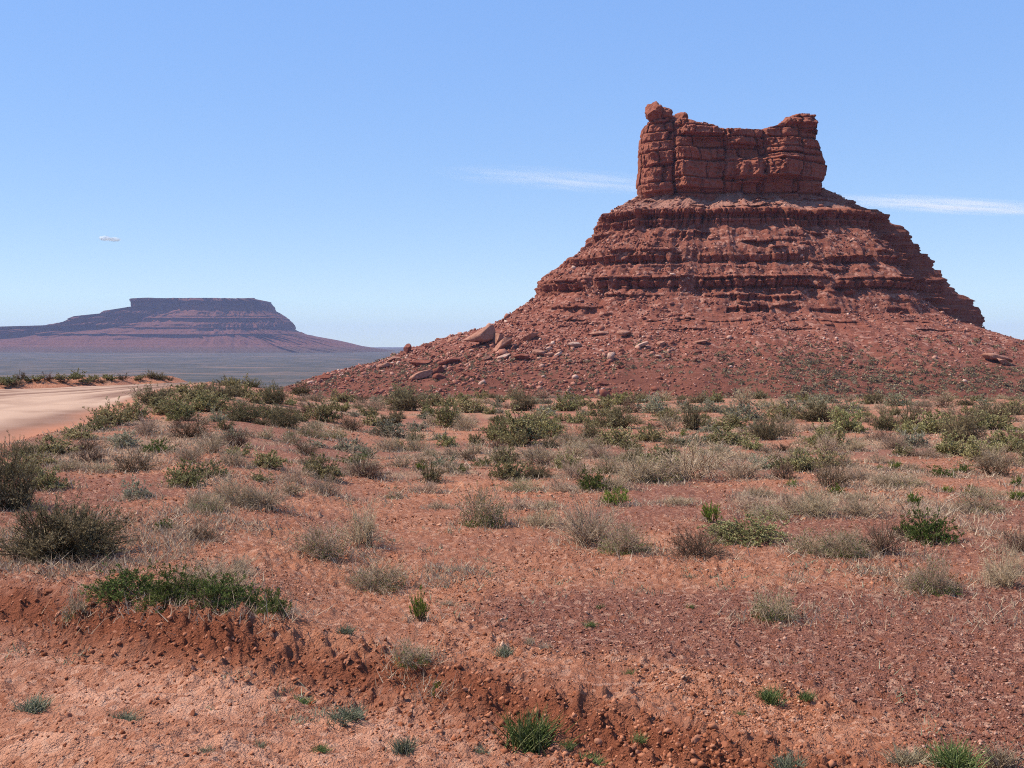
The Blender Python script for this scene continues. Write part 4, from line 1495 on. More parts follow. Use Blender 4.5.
# ------------------------------------------------------------------ plants: where they stand
# kind, base centre x, base y, width, height (pixels), label, short name others can be found by
HERO = [
    ("K", 52, 560, 118, 78, "largest dark olive bush, broad and dense, beyond the earth bank", "the largest dark olive bush"),
    ("K", 0, 512, 66, 66, "tall dark olive bush directly behind the largest dark bush", None),
    ("N", 122, 598, 84, 34, "dark green leafy mat next to the small tuft on the bank's lip", None),
    ("N", 170, 604, 74, 40, "dark green leafy mat in the middle of the long green clump by the bank", "the long green clump by the bank"),
    ("N", 216, 608, 70, 36, "dark green leafy mat beside the bright rounded bush in the long green clump", None),
    ("D", 205, 592, 105, 40, "grey dead twigs sprawling over the long green clump by the bank", None),
    ("N", 246, 611, 56, 32, "low green mat joining the rounded bush at the end of the long green clump", None),
    ("N", 272, 617, 34, 33, "rounded green bush ending the long clump above the earth bank", None),
    ("M", 73, 620, 28, 38, "small dark tuft growing on the lip of the earth bank", None),
    ("M", 318, 556, 66, 42, "twiggy shrub with dark green leaves at its foot, leaning on a straw-coloured one", "the pair of twiggy shrubs"),
    ("D", 360, 546, 58, 48, "straw-coloured twiggy shrub with curling tops behind the green-footed one", None),
    ("M", 375, 590, 76, 32, "low flat half dry shrub with a green tuft at one end", "the low half dry shrub"),
    ("G", 421, 626, 20, 36, "thin upright yellow-green weed on bare sand", "the upright weed"),
    ("M", 411, 676, 44, 36, "small half dry shrub sitting on the lip of the earth bank", None),
    ("G", 437, 699, 15, 20, "tiny bright green sprout in the face of the earth bank", None),
    ("M", 483, 529, 54, 50, "upright shrub with a pale top and dark leafy base, alone on the sand", "the upright pale-topped shrub"),
    ("D", 590, 548, 76, 56, "large grey bare shrub with feathery stems beside the gravel", "the large grey bare shrub"),
    ("M", 626, 557, 62, 38, "rounded half dry shrub leaning against the large grey bare one", None),
    ("D", 542, 529, 46, 26, "low grey dry shrub between the pale-topped and the large bare ones", None),
    ("R", 700, 560, 70, 34, "sprawling reddish brown dead shrub low on the sand", "the reddish brown dead shrub"),
    ("S", 748, 543, 88, 30, "wide low grey-green shrub like coarse grass under the bright tuft", "the wide low grey-green shrub"),
    ("G", 712, 524, 24, 27, "bright green spiky tuft standing over the wide low grey-green shrub", None),
    ("M", 812, 555, 54, 34, "half dry shrub next to the wide low grey-green one", None),
    ("M", 848, 557, 60, 38, "half dry shrub in the middle of the tangled row by the gravel", "the tangled row by the gravel"),
    ("R", 886, 554, 46, 46, "bare shrub with tall thin stems ending the tangled row", None),
    ("N", 932, 542, 56, 38, "dense dark green shrub standing alone by the gravel", "the dense dark green shrub"),
    ("N", 906, 534, 26, 18, "small green mound touching the dense dark green shrub", None),
    ("M", 938, 596, 62, 44, "grey twiggy shrub with green base alone on the gravel flat", "the twiggy shrub on the gravel"),
    ("D", 1010, 587, 62, 50, "grey twiggy shrub cut by the edge of the view, on gravel", None),
    ("R", 1022, 552, 40, 36, "brown bare shrub at the edge of the view, behind the grey twiggy one", None),
    ("M", 775, 622, 54, 44, "spiky half dry shrub in the open gravel, the only one there", "the lone spiky shrub in the gravel"),
    ("D", 818, 517, 62, 36, "straw-coloured dry shrub behind the tangled row by the gravel", None),
    ("D", 866, 517, 50, 28, "grey dry shrub joined to the straw-coloured one behind the tangled row", None),
    ("G", 617, 506, 34, 21, "yellow-green rounded bush behind the large grey bare shrub", "the yellow-green rounded bush"),
    ("P", 134, 500, 32, 27, "round silver-green bush alone on bare red ground", "the round silver-green bush"),
    ("S", 45, 489, 42, 29, "grey-green bush with dead branches splayed at its foot", "the bush with dead branches"),
    ("D", 198, 513, 48, 36, "pale wiry dry shrub at the end of the dry row nearer the silver-green bush", "the pale dry row"),
    ("D", 262, 510, 62, 34, "wide pale dry shrub at the end of the dry row away from the silver-green bush", None),
    ("N", 162, 531, 24, 15, "small dark green mound beside the low brown shrub", None),
    ("R", 198, 541, 42, 24, "low brown shrub beside the small dark green mound", "the low brown shrub"),
    ("D", 240, 573, 20, 22, "wispy upright brown twigs behind the long green clump", None),
    ("K", 692, 430, 28, 35, "tall narrow dark shrub beside pale bushes at the back of the flat", "the tall narrow dark shrub"),
    ("K", 617, 429, 50, 28, "broad dark broom shrub at the back of the flat", "the broad dark broom shrub"),
    ("K", 768, 440, 38, 30, "dark bushy shrub rising behind the long green-grey bush", None),
    ("S", 727, 445, 56, 24, "long low green-grey bush with leafy tips before the dark bushy shrub", "the long green-grey bush"),
    ("S", 650, 442, 40, 20, "compact green-grey bush before the broad dark broom shrub", None),
    ("S", 525, 444, 58, 40, "large green sagebrush, the tallest leafy one on the flat", "the large green sagebrush"),
    ("K", 523, 411, 34, 24, "dark shrub behind the large green sagebrush", None),
    ("P", 655, 413, 36, 22, "silvery bush behind the tall narrow dark shrub's row", None),
    ("K", 965, 444, 44, 42, "big dark brown broom shrub near the butte's shaded side", "the big dark brown broom shrub"),
    ("K", 272, 404, 32, 27, "tall dark shrub against the blue valley", "the tall dark shrub against the valley"),
    ("K", 281, 427, 38, 28, "dark dense shrub before the tall one against the valley", None),
    ("S", 320, 421, 40, 24, "green-topped dark shrub facing the open red ground", "the green-topped dark shrub"),
    ("D", 692, 481, 92, 42, "widest grey dry thicket in the middle of the flat", "the grey dry thicket"),
    ("D", 640, 483, 62, 42, "grey dry shrub at the end of the dry thicket", None),
    ("N", 592, 490, 44, 24, "dark green low shrub beside the grey dry thicket", None),
    ("R", 832, 488, 46, 40, "dark red-brown bare shrub behind the bright green tuft", "the dark red-brown bare shrub"),
    ("G", 837, 495, 18, 13, "bright green low tuft before the dark red-brown shrub", None),
    ("G", 915, 505, 17, 15, "bright green round tuft alone on straw-coloured ground", "the lone round green tuft"),
    ("G", 421, 471, 15, 11, "bright green round tuft among the dry shrubs of the middle flat", None),
    ("G", 684, 437, 10, 9, "small bright green tuft between two grey-green bushes", None),
    ("M", 985, 512, 52, 25, "straggling green and straw shrub behind the gravel edge", None),
]
REST = """
G 948 493 13 9;G 896 470 13 10;G 973 496 16 8;G 1018 487 13 11;G 1018 501 18 12;G 792 488 11 9;G 972 489 8 7;G 880 470 8 6
S 804 472 32 24;R 786 480 26 20;D 886 487 32 18;M 905 487 44 14;N 945 478 30 10;N 965 474 22 9;R 1000 476 50 22;D 790 515 36 26;D 755 512 40 22;M 770 520 50 18
D 787 437 32 26;K 822 422 42 24;S 850 433 36 28;K 888 430 32 22;K 912 427 26 20;D 895 449 28 20;S 830 449 44 26;D 828 454 36 22;D 856 451 28 18
S 938 433 42 24;S 955 457 42 24;S 985 462 40 26;D 1002 468 44 24;S 1012 452 40 25;S 1000 430 40 20;K 995 421 36 22;D 803 444 16 9;S 975 430 30 18;K 1018 415 26 16
P 712 413 28 14;P 745 421 42 20;S 600 409 26 14;S 577 423 20 13;K 640 403 22 12;S 668 421 30 14;S 500 441 28 26;S 519 446 22 16;S 548 438 30 22
S 615 445 38 20;S 632 449 26 10;D 600 459 30 18;D 577 457 32 22;S 508 464 26 20;D 541 466 48 26;S 665 466 52 20;D 745 480 44 28;M 660 482 46 22;D 712 470 50 30
D 315 429 20 10;K 300 396 22 14;D 316 401 20 13;S 341 403 24 14;S 364 396 22 13;D 373 410 28 15;K 406 411 40 24;S 397 404 22 12;S 436 406 20 15
K 389 426 26 14;S 371 426 20 14;S 448 428 36 26;S 470 413 32 15;D 466 431 30 20;S 495 437 26 16;S 448 447 24 16;D 386 451 30 20;S 400 450 15 14;S 476 445 14 15
D 416 451 28 18;D 431 457 22 11;P 361 451 12 11;R 305 456 34 17;K 308 466 28 10;N 350 464 34 10;D 360 477 46 20;R 468 461 18 14;M 500 464 24 20;D 446 474 22 13;S 458 474 24 10;G 289 438 10 9
R 365 480 44 20;D 295 481 32 20;D 323 493 32 24;D 290 494 26 14;D 240 508 44 30;D 222 500 40 26;M 205 516 34 24
S 15 476 38 26;S 50 456 42 22;R 82 452 32 18;R 88 463 26 20;S 76 441 32 16;S 97 432 28 18;S 106 426 36 20;S 131 421 36 22;D 146 436 30 24;P 121 446 36 18;N 155 453 32 15;R 130 471 44 24
K 150 406 38 20;S 166 416 42 20;S 181 421 32 22;R 186 438 46 22;S 191 402 42 20;S 206 413 42 22;K 216 399 36 18;S 236 397 32 20;K 241 421 38 24;K 228 386 24 11;K 250 387 24 10;S 252 403 20 14;S 262 397 20 12;S 180 393 22 9;K 165 398 20 10;R 205 391 30 10;K 20 458 34 16;S 35 466 30 14;D 62 470 34 14;D 100 470 30 12
S 8 384 18 9;R 20 381 16 10;S 32 383 18 8;R 45 383 16 11;S 58 381 16 8;S 75 381 20 10;R 62 386 14 6;S 92 381 16 7;S 108 382 18 8;R 122 381 16 8;K 150 380 16 9;K 160 382 14 8;S 138 382 14 6;R 14 388 20 6;S 85 386 14 5;R 100 386 14 5;S 2 387 14 8;R 170 383 10 6
D 575 478 40 22;D 560 492 40 16;M 522 492 40 16;D 615 490 36 18;S 700 455 24 10;D 770 455 20 10;D 680 505 40 12;D 760 498 40 14;M 545 510 30 10;D 425 494 30 12;M 395 500 24 9;D 440 512 24 9;D 520 513 26 14
D 925 515 34 12;D 990 500 40 14;D 860 500 30 12;D 960 512 30 12;D 740 462 30 12;D 795 463 24 12;D 880 462 28 12;D 925 458 30 14;M 915 470 22 8;D 850 468 26 12
"""

for (k, px, py, w, h, lab, ref) in HERO:
    plant(k, px, py, w, h, lab, ref)
for ent in REST.replace("\n", ";").split(";"):
    f_ = ent.split()
    if len(f_) == 5:
        a_ = [float(v) for v in f_[1:]]
        g_ = 1.14 if a_[1] > 392 else 1.0
        plant(f_[0], a_[0], a_[1], a_[2] * g_, a_[3] * g_)


def fill_plants():
    """the smaller shrubs between, thicker towards the back of the flat"""
    r = np.random.default_rng(99)
    kinds = np.array(list("SSSSKDDDPPRM"))
    made = 0
    tries = 0
    while made < 330 and tries < 6000:
        tries += 1
        back = r.random() < 0.6
        px = r.uniform(175, 1040)
        py = r.uniform(397, 418) if back else 398 + 100 * r.beta(1.1, 2.6)
        if px < 330 and py < 392 + (330 - px) * 0.02:
            continue
        sc = (py - 378) / 40.0
        w = np.clip(r.uniform(14, 34) * (0.5 + 0.5 * sc), 9, 40)
        h = w * r.uniform(0.42, 0.75)
        bad = False
        for q in ALL_PLANTS:
            if abs(q["px"] - px) < 0.30 * (q["w"] + w) and abs(q["py"] - py) < 0.16 * (q["h"] + h) + 1.5:
                bad = True
                break
        if bad:
            continue
        plant(str(kinds[r.integers(0, len(kinds))]), px, py, w, h)
        made += 1


fill_plants()

# green and grey-green herbs and grass tufts near the camera
MG = {
    "green": leafy_material("green_blade", [(0, (0.07, 0.11, 0.03)), (0.5, (0.17, 0.225, 0.07)), (1, (0.34, 0.36, 0.16))], 0.3),
    "grey": leafy_material("grey_green_blade", [(0, (0.12, 0.13, 0.075)), (0.5, (0.25, 0.265, 0.165)), (1, (0.42, 0.41, 0.27))], 0.25),
    "straw": leafy_material("straw_blade", [(0, (0.24, 0.16, 0.10)), (0.5, (0.42, 0.31, 0.19)), (1, (0.58, 0.47, 0.32))], 0.25),
}
TUFTS = [
    (530, 746, 70, 44, "green", "tall grey-tipped grass tuft at the foot of the earth bank", 160),
    (35, 706, 44, 22, "grey", "low silvery-green herb near the corner of the dirt track", 120),
    (124, 716, 46, 18, "grey", "flat greyish herb on churned dirt beside a dark hollow", 110),
    (770, 699, 34, 20, "green", "bright green grass tuft on orange sand before the gravel", 130),
    (807, 695, 24, 11, "green", "small dark green tuft just beside the bright one on orange sand", 70),
    (347, 726, 50, 18, "grey", "spreading greyish weed on the dirt track below the bank", 110),
    (404, 752, 40, 18, "grey", "greyish weed low on the dirt track beside the tall grass", 90),
    (480, 752, 26, 12, "grey", "small greyish tuft between the tall grass and the spreading weeds", 60),
    (590, 757, 40, 16, "green", "low green tuft beside the tall grass below the bank", 90),
    (568, 747, 24, 12, "green", "small green tuft touching the foot of the tall grass", 60),
    (346, 636, 30, 12, "grey", "small greyish weed on the sand above the bank", 70),
    (505, 664, 30, 13, "grey", "small greyish weed on the sand rim over the dark hollow of the bank", 70),
    (740, 712, 18, 8, "green", "tiny green weed on the orange sand below the bright tuft", 40),
    (955, 762, 66, 34, "green", "yellow-green grass clump where the bank ends in the corner", 170),
    (910, 758, 60, 24, "straw", "straw-coloured grass beside the yellow-green clump", 150),
    (1000, 764, 50, 26, "straw", "straw-coloured grass in the very corner of the flat", 130),
    (790, 768, 44, 24, "grey", "grey-green grass standing below the end of the bank", 120),
    (205, 756, 26, 9, "grey", "sparse greyish weed on the driven part of the track", 40),
    (260, 742, 26, 9, "grey", "sparse greyish weed close by the spreading weed on the track", 40),
    (300, 703, 30, 11, "green", "thin green weeds at the foot of the shaded bank", 60),
    (320, 752, 30, 10, "green", "low green weed on the track below the spreading greyish one", 60),
    (640, 742, 24, 12, "green", "small green weed in front of the bank's dark clods", 50),
    (690, 578, 20, 6, "grey", "faint greyish weed on the bright sand streak", 40),
    (590, 628, 22, 8, "green", "small weed in the gravel near the bright sand streak", 40),
    (600, 608, 14, 7, "green", "tiny weed in the gravel behind another small weed", 30),
    (690, 607, 16, 6, "green", "tiny weed in gravel halfway to the lone spiky shrub", 30),
    (530, 650, 18, 10, "straw", "small dry tuft where sand meets gravel", 40),
    (545, 655, 22, 14, "straw", "dark dry tuft on the rim near the sand and gravel edge", 50),
    (447, 606, 26, 8, "straw", "dry flat tuft beside the upright weed", 50),
    (630, 676, 20, 9, "green", "small green tuft on the sandy rim of the gravel", 40),
]
_tuft_mesh = {}
for i, (px, py, w, h, colr, lab, nb) in enumerate(TUFTS):
    x, y, z = on_ground(px, py)
    V, q, tn = grass_plant(400 + i, nb * 2, 62)
    me = make_mesh("grass_tuft", V, q, attrs={"tint": tn}, mats=[MG[colr]])
    o = add_obj("grass_tuft", me)
    sxy = w / 2 * y / F
    o.scale = (sxy, sxy * 0.9, max(h * y / F, 0.03) * 0.95)
    o.location = (x, y, float(ground_z(x, y)[0]) - 0.005)
    tag(o, lab, "grass tuft", "grass tufts and weeds along the bank")


# ------------------------------------------------------------------ labels for every plant
def label_plants():
    land = [p for p in ALL_PLANTS if p["ref"]]
    noun = {"S": "grey-green sagebrush", "P": "silvery saltbush", "D": "grey dry shrub", "M": "half dry shrub with green base", "K": "dark olive shrub",
            "G": "bright green tuft", "N": "dark green leafy shrub", "R": "brown bare shrub"}
    used = {p["label"]: [p] for p in ALL_PLANTS if p["label"]}
    far = {}
    cand = []
    for p in ALL_PLANTS:
        if p["label"]:
            continue
        if p["px"] < 176 and p["py"] < 390:
            far.setdefault(("bank", p["kind"]), []).append(p)
        elif p["w"] < 22 and p["py"] < 420 and p["kind"] != "G":
            far.setdefault(("back", p["kind"]), []).append(p)
        else:
            cand.append(p)
    for (zone, k), ps in far.items():
        where = "on the low bank across the road" if zone == "bank" else "in the crowded back edge of the flat"
        for p in ps:
            p["label"] = f"small {noun[k].replace(' with green base', '')} {where}"
            p["o"]["group"] = f"small {noun[k]} plants {where}"
    # groups: (kind, landmark, relation); inside a group the members are told apart by size, then by the order in which one meets them
    by = {}
    for p in cand:
        best = None
        for q in land:
            if q is p:
                continue
            dx, dy = p["px"] - q["px"], (p["py"] - q["py"]) * 2.2
            s = math.hypot(dx, dy)
            if best is None or s < best[0]:
                best = (s, q, dx, p["py"] - q["py"])
        s, q, dx, dy = best
        touch = abs(dx) < 0.5 * (p["w"] + q["w"])
        if dy < -6:
            rel = "right behind" if touch else "farther back than"
        elif dy > 6:
            rel = "just in front of" if touch else "nearer than"
        else:
            rel = "beside" if touch else "level with"
        p["side"] = "valley" if dx < 0 else "butte"
        by.setdefault((p["kind"], q["ref"], rel), []).append((s, p))
    words = ["closest to it", "second closest to it", "third from it", "fourth from it", "fifth from it", "sixth from it", "seventh from it", "eighth from it", "ninth from it", "tenth from it"]
    for (k, ref, rel), lst in by.items():
        lst.sort(key=lambda a: a[0])
        if len(lst) == 1:
            lst[0][1]["label"] = f"{noun[k]} {rel} {ref}"
            continue
        if len(lst) == 2:
            a, b = lst[0][1], lst[1][1]
            if max(a["w"], b["w"]) > 1.3 * min(a["w"], b["w"]):
                for p in (a, b):
                    p["label"] = f"{'larger' if p['w'] == max(a['w'], b['w']) else 'smaller'} {noun[k]} {rel} {ref}"
                continue
        for i, (s, p) in enumerate(lst):
            p["label"] = f"{noun[k]} {rel} {ref}, {words[min(i, 9)]}"
    for p in ALL_PLANTS:
        w_ = p["label"].split()
        if len(w_) > 16:
            p["label"] = p["label"].replace(" with green base", "").replace("right behind", "behind").replace("just in front of", "before").replace("farther back than", "farther than")
        p["o"]["label"] = p["label"]


label_plants()


# ------------------------------------------------------------------ ground cover that nobody could count
def scrub_stuff():
    """low dark bushes dotted over the butte's apron"""
    r = np.random.default_rng(77)
    ok = (BN[..., 1] < 0.5) & (BG[..., 1] < BD + 70) & (BG[..., 2] < 6) & (BG[..., 2] > -24)
    idx = np.argwhere(ok)
    P = BG[idx[:, 0], idx[:, 1]]
    w = sstep(6, -6, P[:, 2]) * (0.3 + sstep(70, 170, P[:, 0])) * np.clip(0.7 + 1.2 * fbm(P[:, 0] / 30, P[:, 1] / 30, 0, 3, 701), 0.05, 2) + 0.012
    w = w / np.clip(np.hypot(P[:, 0] - BX, P[:, 1] - BD) / 100, 0.5, 9)**-1
    pick = r.choice(len(idx), 17000, p=w / w.sum())
    A = P[pick] + np.stack([r.normal(0, 0.6, 17000), r.normal(0, 0.6, 17000), np.zeros(17000)], 1)
    # and over the ground in front of the apron
    n2 = 3600
    d = r.uniform(105, 330, n2 * 2)
    u = r.uniform(-0.55, 0.62, n2 * 2)
    x, y = u * d, d
    keep = (fbm(x / 14, y / 14, 0, 2, 702) > -0.25) & (road_in(x, y) < -0.15)
    x, y = x[keep][:n2], y[keep][:n2]
    B = np.stack([x, y, ground_z(x, y)], 1)
    pts = np.concatenate([A, B])
    n = len(pts)
    size = np.clip(r.lognormal(-0.42, 0.38, n), 0.28, 1.5)
    size[len(A):] *= 0.5
    m = 26
    az = r.uniform(0, 2 * np.pi, (n, m))
    inc = np.radians(88) * np.sqrt(r.uniform(0, 1, (n, m)))
    dr = np.stack([np.sin(inc) * np.cos(az), np.sin(inc) * np.sin(az), np.cos(inc) * 0.8], -1)
    c = dr * r.uniform(0.45, 1.0, (n, m, 1)) * size[:, None, None]
    e1 = r.normal(size=(n, m, 3)) * 0.20 * size[:, None, None]
    e2 = r.normal(size=(n, m, 3)) * 0.20 * size[:, None, None]
    V = np.stack([c + e1, c + e2, c - e1 - 0.4 * e2], 2) + pts[:, None, None, :]
    tint = np.repeat(np.clip(r.uniform(0, 1, (n, 1)) * 0.7 + r.normal(0.12, 0.15, (n, m)), 0, 1).ravel(), 3)
    me = make_mesh("scrub", V.reshape(-1, 3), tris=np.arange(n * m * 3).reshape(-1, 3), attrs={"tint": tint}, mats=[
        leafy_material("far_scrub", [(0.0, (0.085, 0.062, 0.034)), (0.45, (0.175, 0.138, 0.075)), (1.0, (0.32, 0.26, 0.15))], 0.15)])
    tag(add_obj("scrub", me), "low dark scrub dotting the apron of the butte and the slopes", "scrub", kind="stuff")


scrub_stuff()


def blades(name, x, y, hgt, mat, label, cat, seed, per=5, spread=0.5):
    r = np.random.default_rng(seed)
    n = len(x)
    z = ground_z(x, y)
    b = np.stack([x, y, z], 1)[:, None, :] + np.concatenate([r.normal(0, 1, (n, per, 2)) * (hgt * spread)[:, None, None], np.zeros((n, per, 1))], -1)
    d = r.normal(size=(n, per, 3)) * np.array([0.6, 0.6, 0.2]) + np.array([0, 0, 0.75])
    L = hgt[:, None, None] * r.uniform(0.4, 1.2, (n, per, 1))
    tip = b + d * L
    tip[..., 2] = np.maximum(tip[..., 2], b[..., 2] + 0.01)
    dist = np.hypot(x, y)
    wd = np.clip(dist * 0.0005, 0.0022, 0.02)
    s = r.normal(size=(n, per, 3)) * np.array([1, 1, 0.1])
    s = s / np.linalg.norm(s, axis=-1, keepdims=True) * wd[:, None, None]
    V = np.stack([b - s, b + s, tip], 2)
    tint = np.repeat(r.uniform(0, 1, n * per), 3)
    me = make_mesh(name, V.reshape(-1, 3), tris=np.arange(n * per * 3).reshape(-1, 3), attrs={"tint": tint}, mats=[mat])
    tag(add_obj(name, me), label, cat, kind="stuff")


def scatter_view(n, d0, d1, seed, u0=-0.62, u1=0.62, power=1.0):
    """points spread over the flat, thinning with distance"""
    r = np.random.default_rng(seed)
    q = r.uniform(0, 1, n)
    d = (d0**-power + q * (d1**-power - d0**-power))**(-1 / power)
    u = r.uniform(u0, u1, n)
    return u * d, d


def ground_cover():
    x, y = scatter_view(60000, 7, 75, 31, power=0.75)
    s, t = bank_coords(x, y)
    k = (fbm(x / 2.2, y / 3.2, 0, 4, 91) + 0.35 * perlin(x / 0.7, y / 0.7, 0, 92) > 0.2) & (road_in(x, y) < -0.15) & (s > 0.4)
    k &= RNG.random(len(x)) > gravel_mask(x, y) * 0.85
    x, y = x[k], y[k]
    h = np.clip(RNG.lognormal(-2.75, 0.45, len(x)), 0.02, 0.2)
    blades("dry_grass", x, y, h, MG["straw"], "short straw-coloured dead grass in patches over the flat", "dry grass", 1, per=5, spread=0.8)
    # dry litter and sprigs gathered round the shrubs
    bx, by_, bh = [], [], []
    r = np.random.default_rng(5)
    for p in ALL_PLANTS:
        if p["py"] < 425:
            continue
        o = p["o"]
        m = 70 if p["w"] > 30 else 30
        rad = o.scale[0] * (0.7 + 0.75 * r.random(m)**1.3)
        a = r.uniform(0, 2 * np.pi, m)
        bx.append(o.location.x + rad * np.cos(a))
        by_.append(o.location.y + rad * np.sin(a))
        bh.append(np.clip(r.lognormal(-2.6, 0.4, m), 0.02, 0.22))
    x, y, h = np.concatenate(bx), np.concatenate(by_), np.concatenate(bh)
    k = road_in(x, y) < -0.15
    blades("dead_stalks", x[k], y[k], h[k], MG["straw"], "dead straw stalks gathered round the feet of the shrubs", "dry grass", 2, per=4, spread=0.7)
    x, y = scatter_view(5200, 4.6, 40, 33, power=0.9)
    s, t = bank_coords(x, y)
    k = (fbm(x / 1.4, y / 1.8, 0, 3, 97) > 0.22) & (road_in(x, y) < -0.15) & (RNG.random(len(x)) > gravel_mask(x, y) * 0.8)
    k &= ~((s > -0.5) & (s < 0))
    x, y = x[k], y[k]
    blades("weeds", x, y, np.clip(RNG.lognormal(-3.3, 0.4, len(x)), 0.012, 0.09), MG["grey"], "sparse tiny grey-green weeds sprouting over the sand", "weeds", 3, per=8, spread=1.0)
    # pebbles of the dark lag gravel
    x, y = scatter_view(120000, 4.6, 22, 35, power=1.0)
    s, t = bank_coords(x, y)
    k = (RNG.random(len(x)) < gravel_mask(x, y)) & (s > 0.15)
    x, y = x[k], y[k]
    sz = np.clip(RNG.lognormal(-5.15, 0.5, len(x)), 0.003, 0.02)
    pts = np.stack([x, y, ground_z(x, y) + sz * 0.2], 1)
    mat = tint_material("dark_pebbles", [(0.0, (0.10, 0.044, 0.033)), (0.5, (0.22, 0.098, 0.070)), (0.8, (0.33, 0.165, 0.12)), (1.0, (0.52, 0.33, 0.25))])
    o = tiny_rocks("gravel", pts, sz, OCT, [mat], 6, 0.6)
    tag(o, "dark purplish pebbles covering the bare flat", "gravel", kind="stuff")
    # crumbs of soil on the bank, the track and the sand
    x, y = scatter_view(150000, 5, 45, 38, power=0.8)
    s, t = bank_coords(x, y)
    k = (s > 0.1) & (road_in(x, y) < -0.2) & (RNG.random(len(x)) > gravel_mask(x, y)) & (fbm(x / 1.1, y / 0.7, 0, 3, 98) > 0.02)
    x, y = x[k], y[k]
    sz = np.clip(RNG.lognormal(-4.75, 0.45, len(x)), 0.004, 0.035) * np.clip(np.hypot(x, y) / 11, 0.8, 2.2)
    pts = np.stack([x, y, ground_z(x, y)], 1)
    lit = tint_material("earth_clods_and_litter", [(0.0, (0.13, 0.055, 0.036)), (0.4, (0.26, 0.108, 0.066)), (0.75, (0.44, 0.21, 0.135)), (1.0, (0.56, 0.36, 0.26))])
    o = tiny_rocks("clods", pts, sz, OCT, [lit], 10, 0.7)
    tag(o, "small earth clods and litter strewn over the sandy flat", "soil", kind="stuff")
    n = 40000
    r = np.random.default_rng(8)
    x, y = scatter_view(n, 4.4, 14, 36, power=1.2)
    s, t = bank_coords(x, y)
    k = r.random(n) < np.clip(0.30 + np.exp(-((s + 0.35) / 0.4)**2), 0, 1) * (1 - 0.8 * gravel_mask(x, y) * (s > 0.2))
    x, y = x[k], y[k]
    n = len(x)
    s, t = bank_coords(x, y)
    sz = np.clip(r.lognormal(-4.85, 0.5, n), 0.003, 0.024) * np.where(np.abs(s + 0.3) < 0.35, 1.15, 0.75)
    pts = np.stack([x, y, ground_z(x, y) + sz * 0.05], 1)
    tint_ = tint_material("soil_crumbs", [(0.0, (0.19, 0.075, 0.046)), (0.5, (0.30, 0.125, 0.078)), (1.0, (0.47, 0.23, 0.15))])
    o = tiny_rocks("soil_crumbs", pts, sz, OCT, [tint_], 9, 0.8)
    tag(o, "crumbled clods of red soil along the cut bank", "soil", kind="stuff")


OCT = (np.array([[1, 0, 0], [-1, 0, 0], [0, 1, 0], [0, -1, 0], [0, 0, 1], [0, 0, -1]], float),
       np.array([[0, 2, 4], [2, 1, 4], [1, 3, 4], [3, 0, 4], [2, 0, 5], [1, 2, 5], [3, 1, 5], [0, 3, 5]]))
ground_cover()


def bank_clods():
    r = np.random.default_rng(18)
    x, y = scatter_view(26000, 4.4, 12, 46, power=1.2)
    s, t = bank_coords(x, y)
    k = r.random(len(x)) < 0.6 * np.exp(-((s + 0.17) / 0.17)**2) * np.clip(0.5 + 1.4 * perlin(t * 1.6, s * 3, 0, 48), 0.05, 1) + 0.012
    k &= r.random(len(x)) > gravel_mask(x, y) * (s > 0.2)
    x, y = x[k], y[k]
    sz = np.clip(r.lognormal(-4.35, 0.5, len(x)), 0.006, 0.032)
    pts = np.stack([x, y, ground_z(x, y) - sz * 0.1], 1)
    m = tint_material("crumbled_earth", [(0.0, (0.15, 0.06, 0.038)), (0.5, (0.25, 0.105, 0.068)), (1.0, (0.40, 0.20, 0.135))], bump=60)
    o = tiny_rocks("earth_lumps", pts, sz, ICO2, [m], 12, 0.75, angular=True)
    tag(o, "broken angular lumps of dark earth along the cut bank", "soil", kind="stuff")


bank_clods()

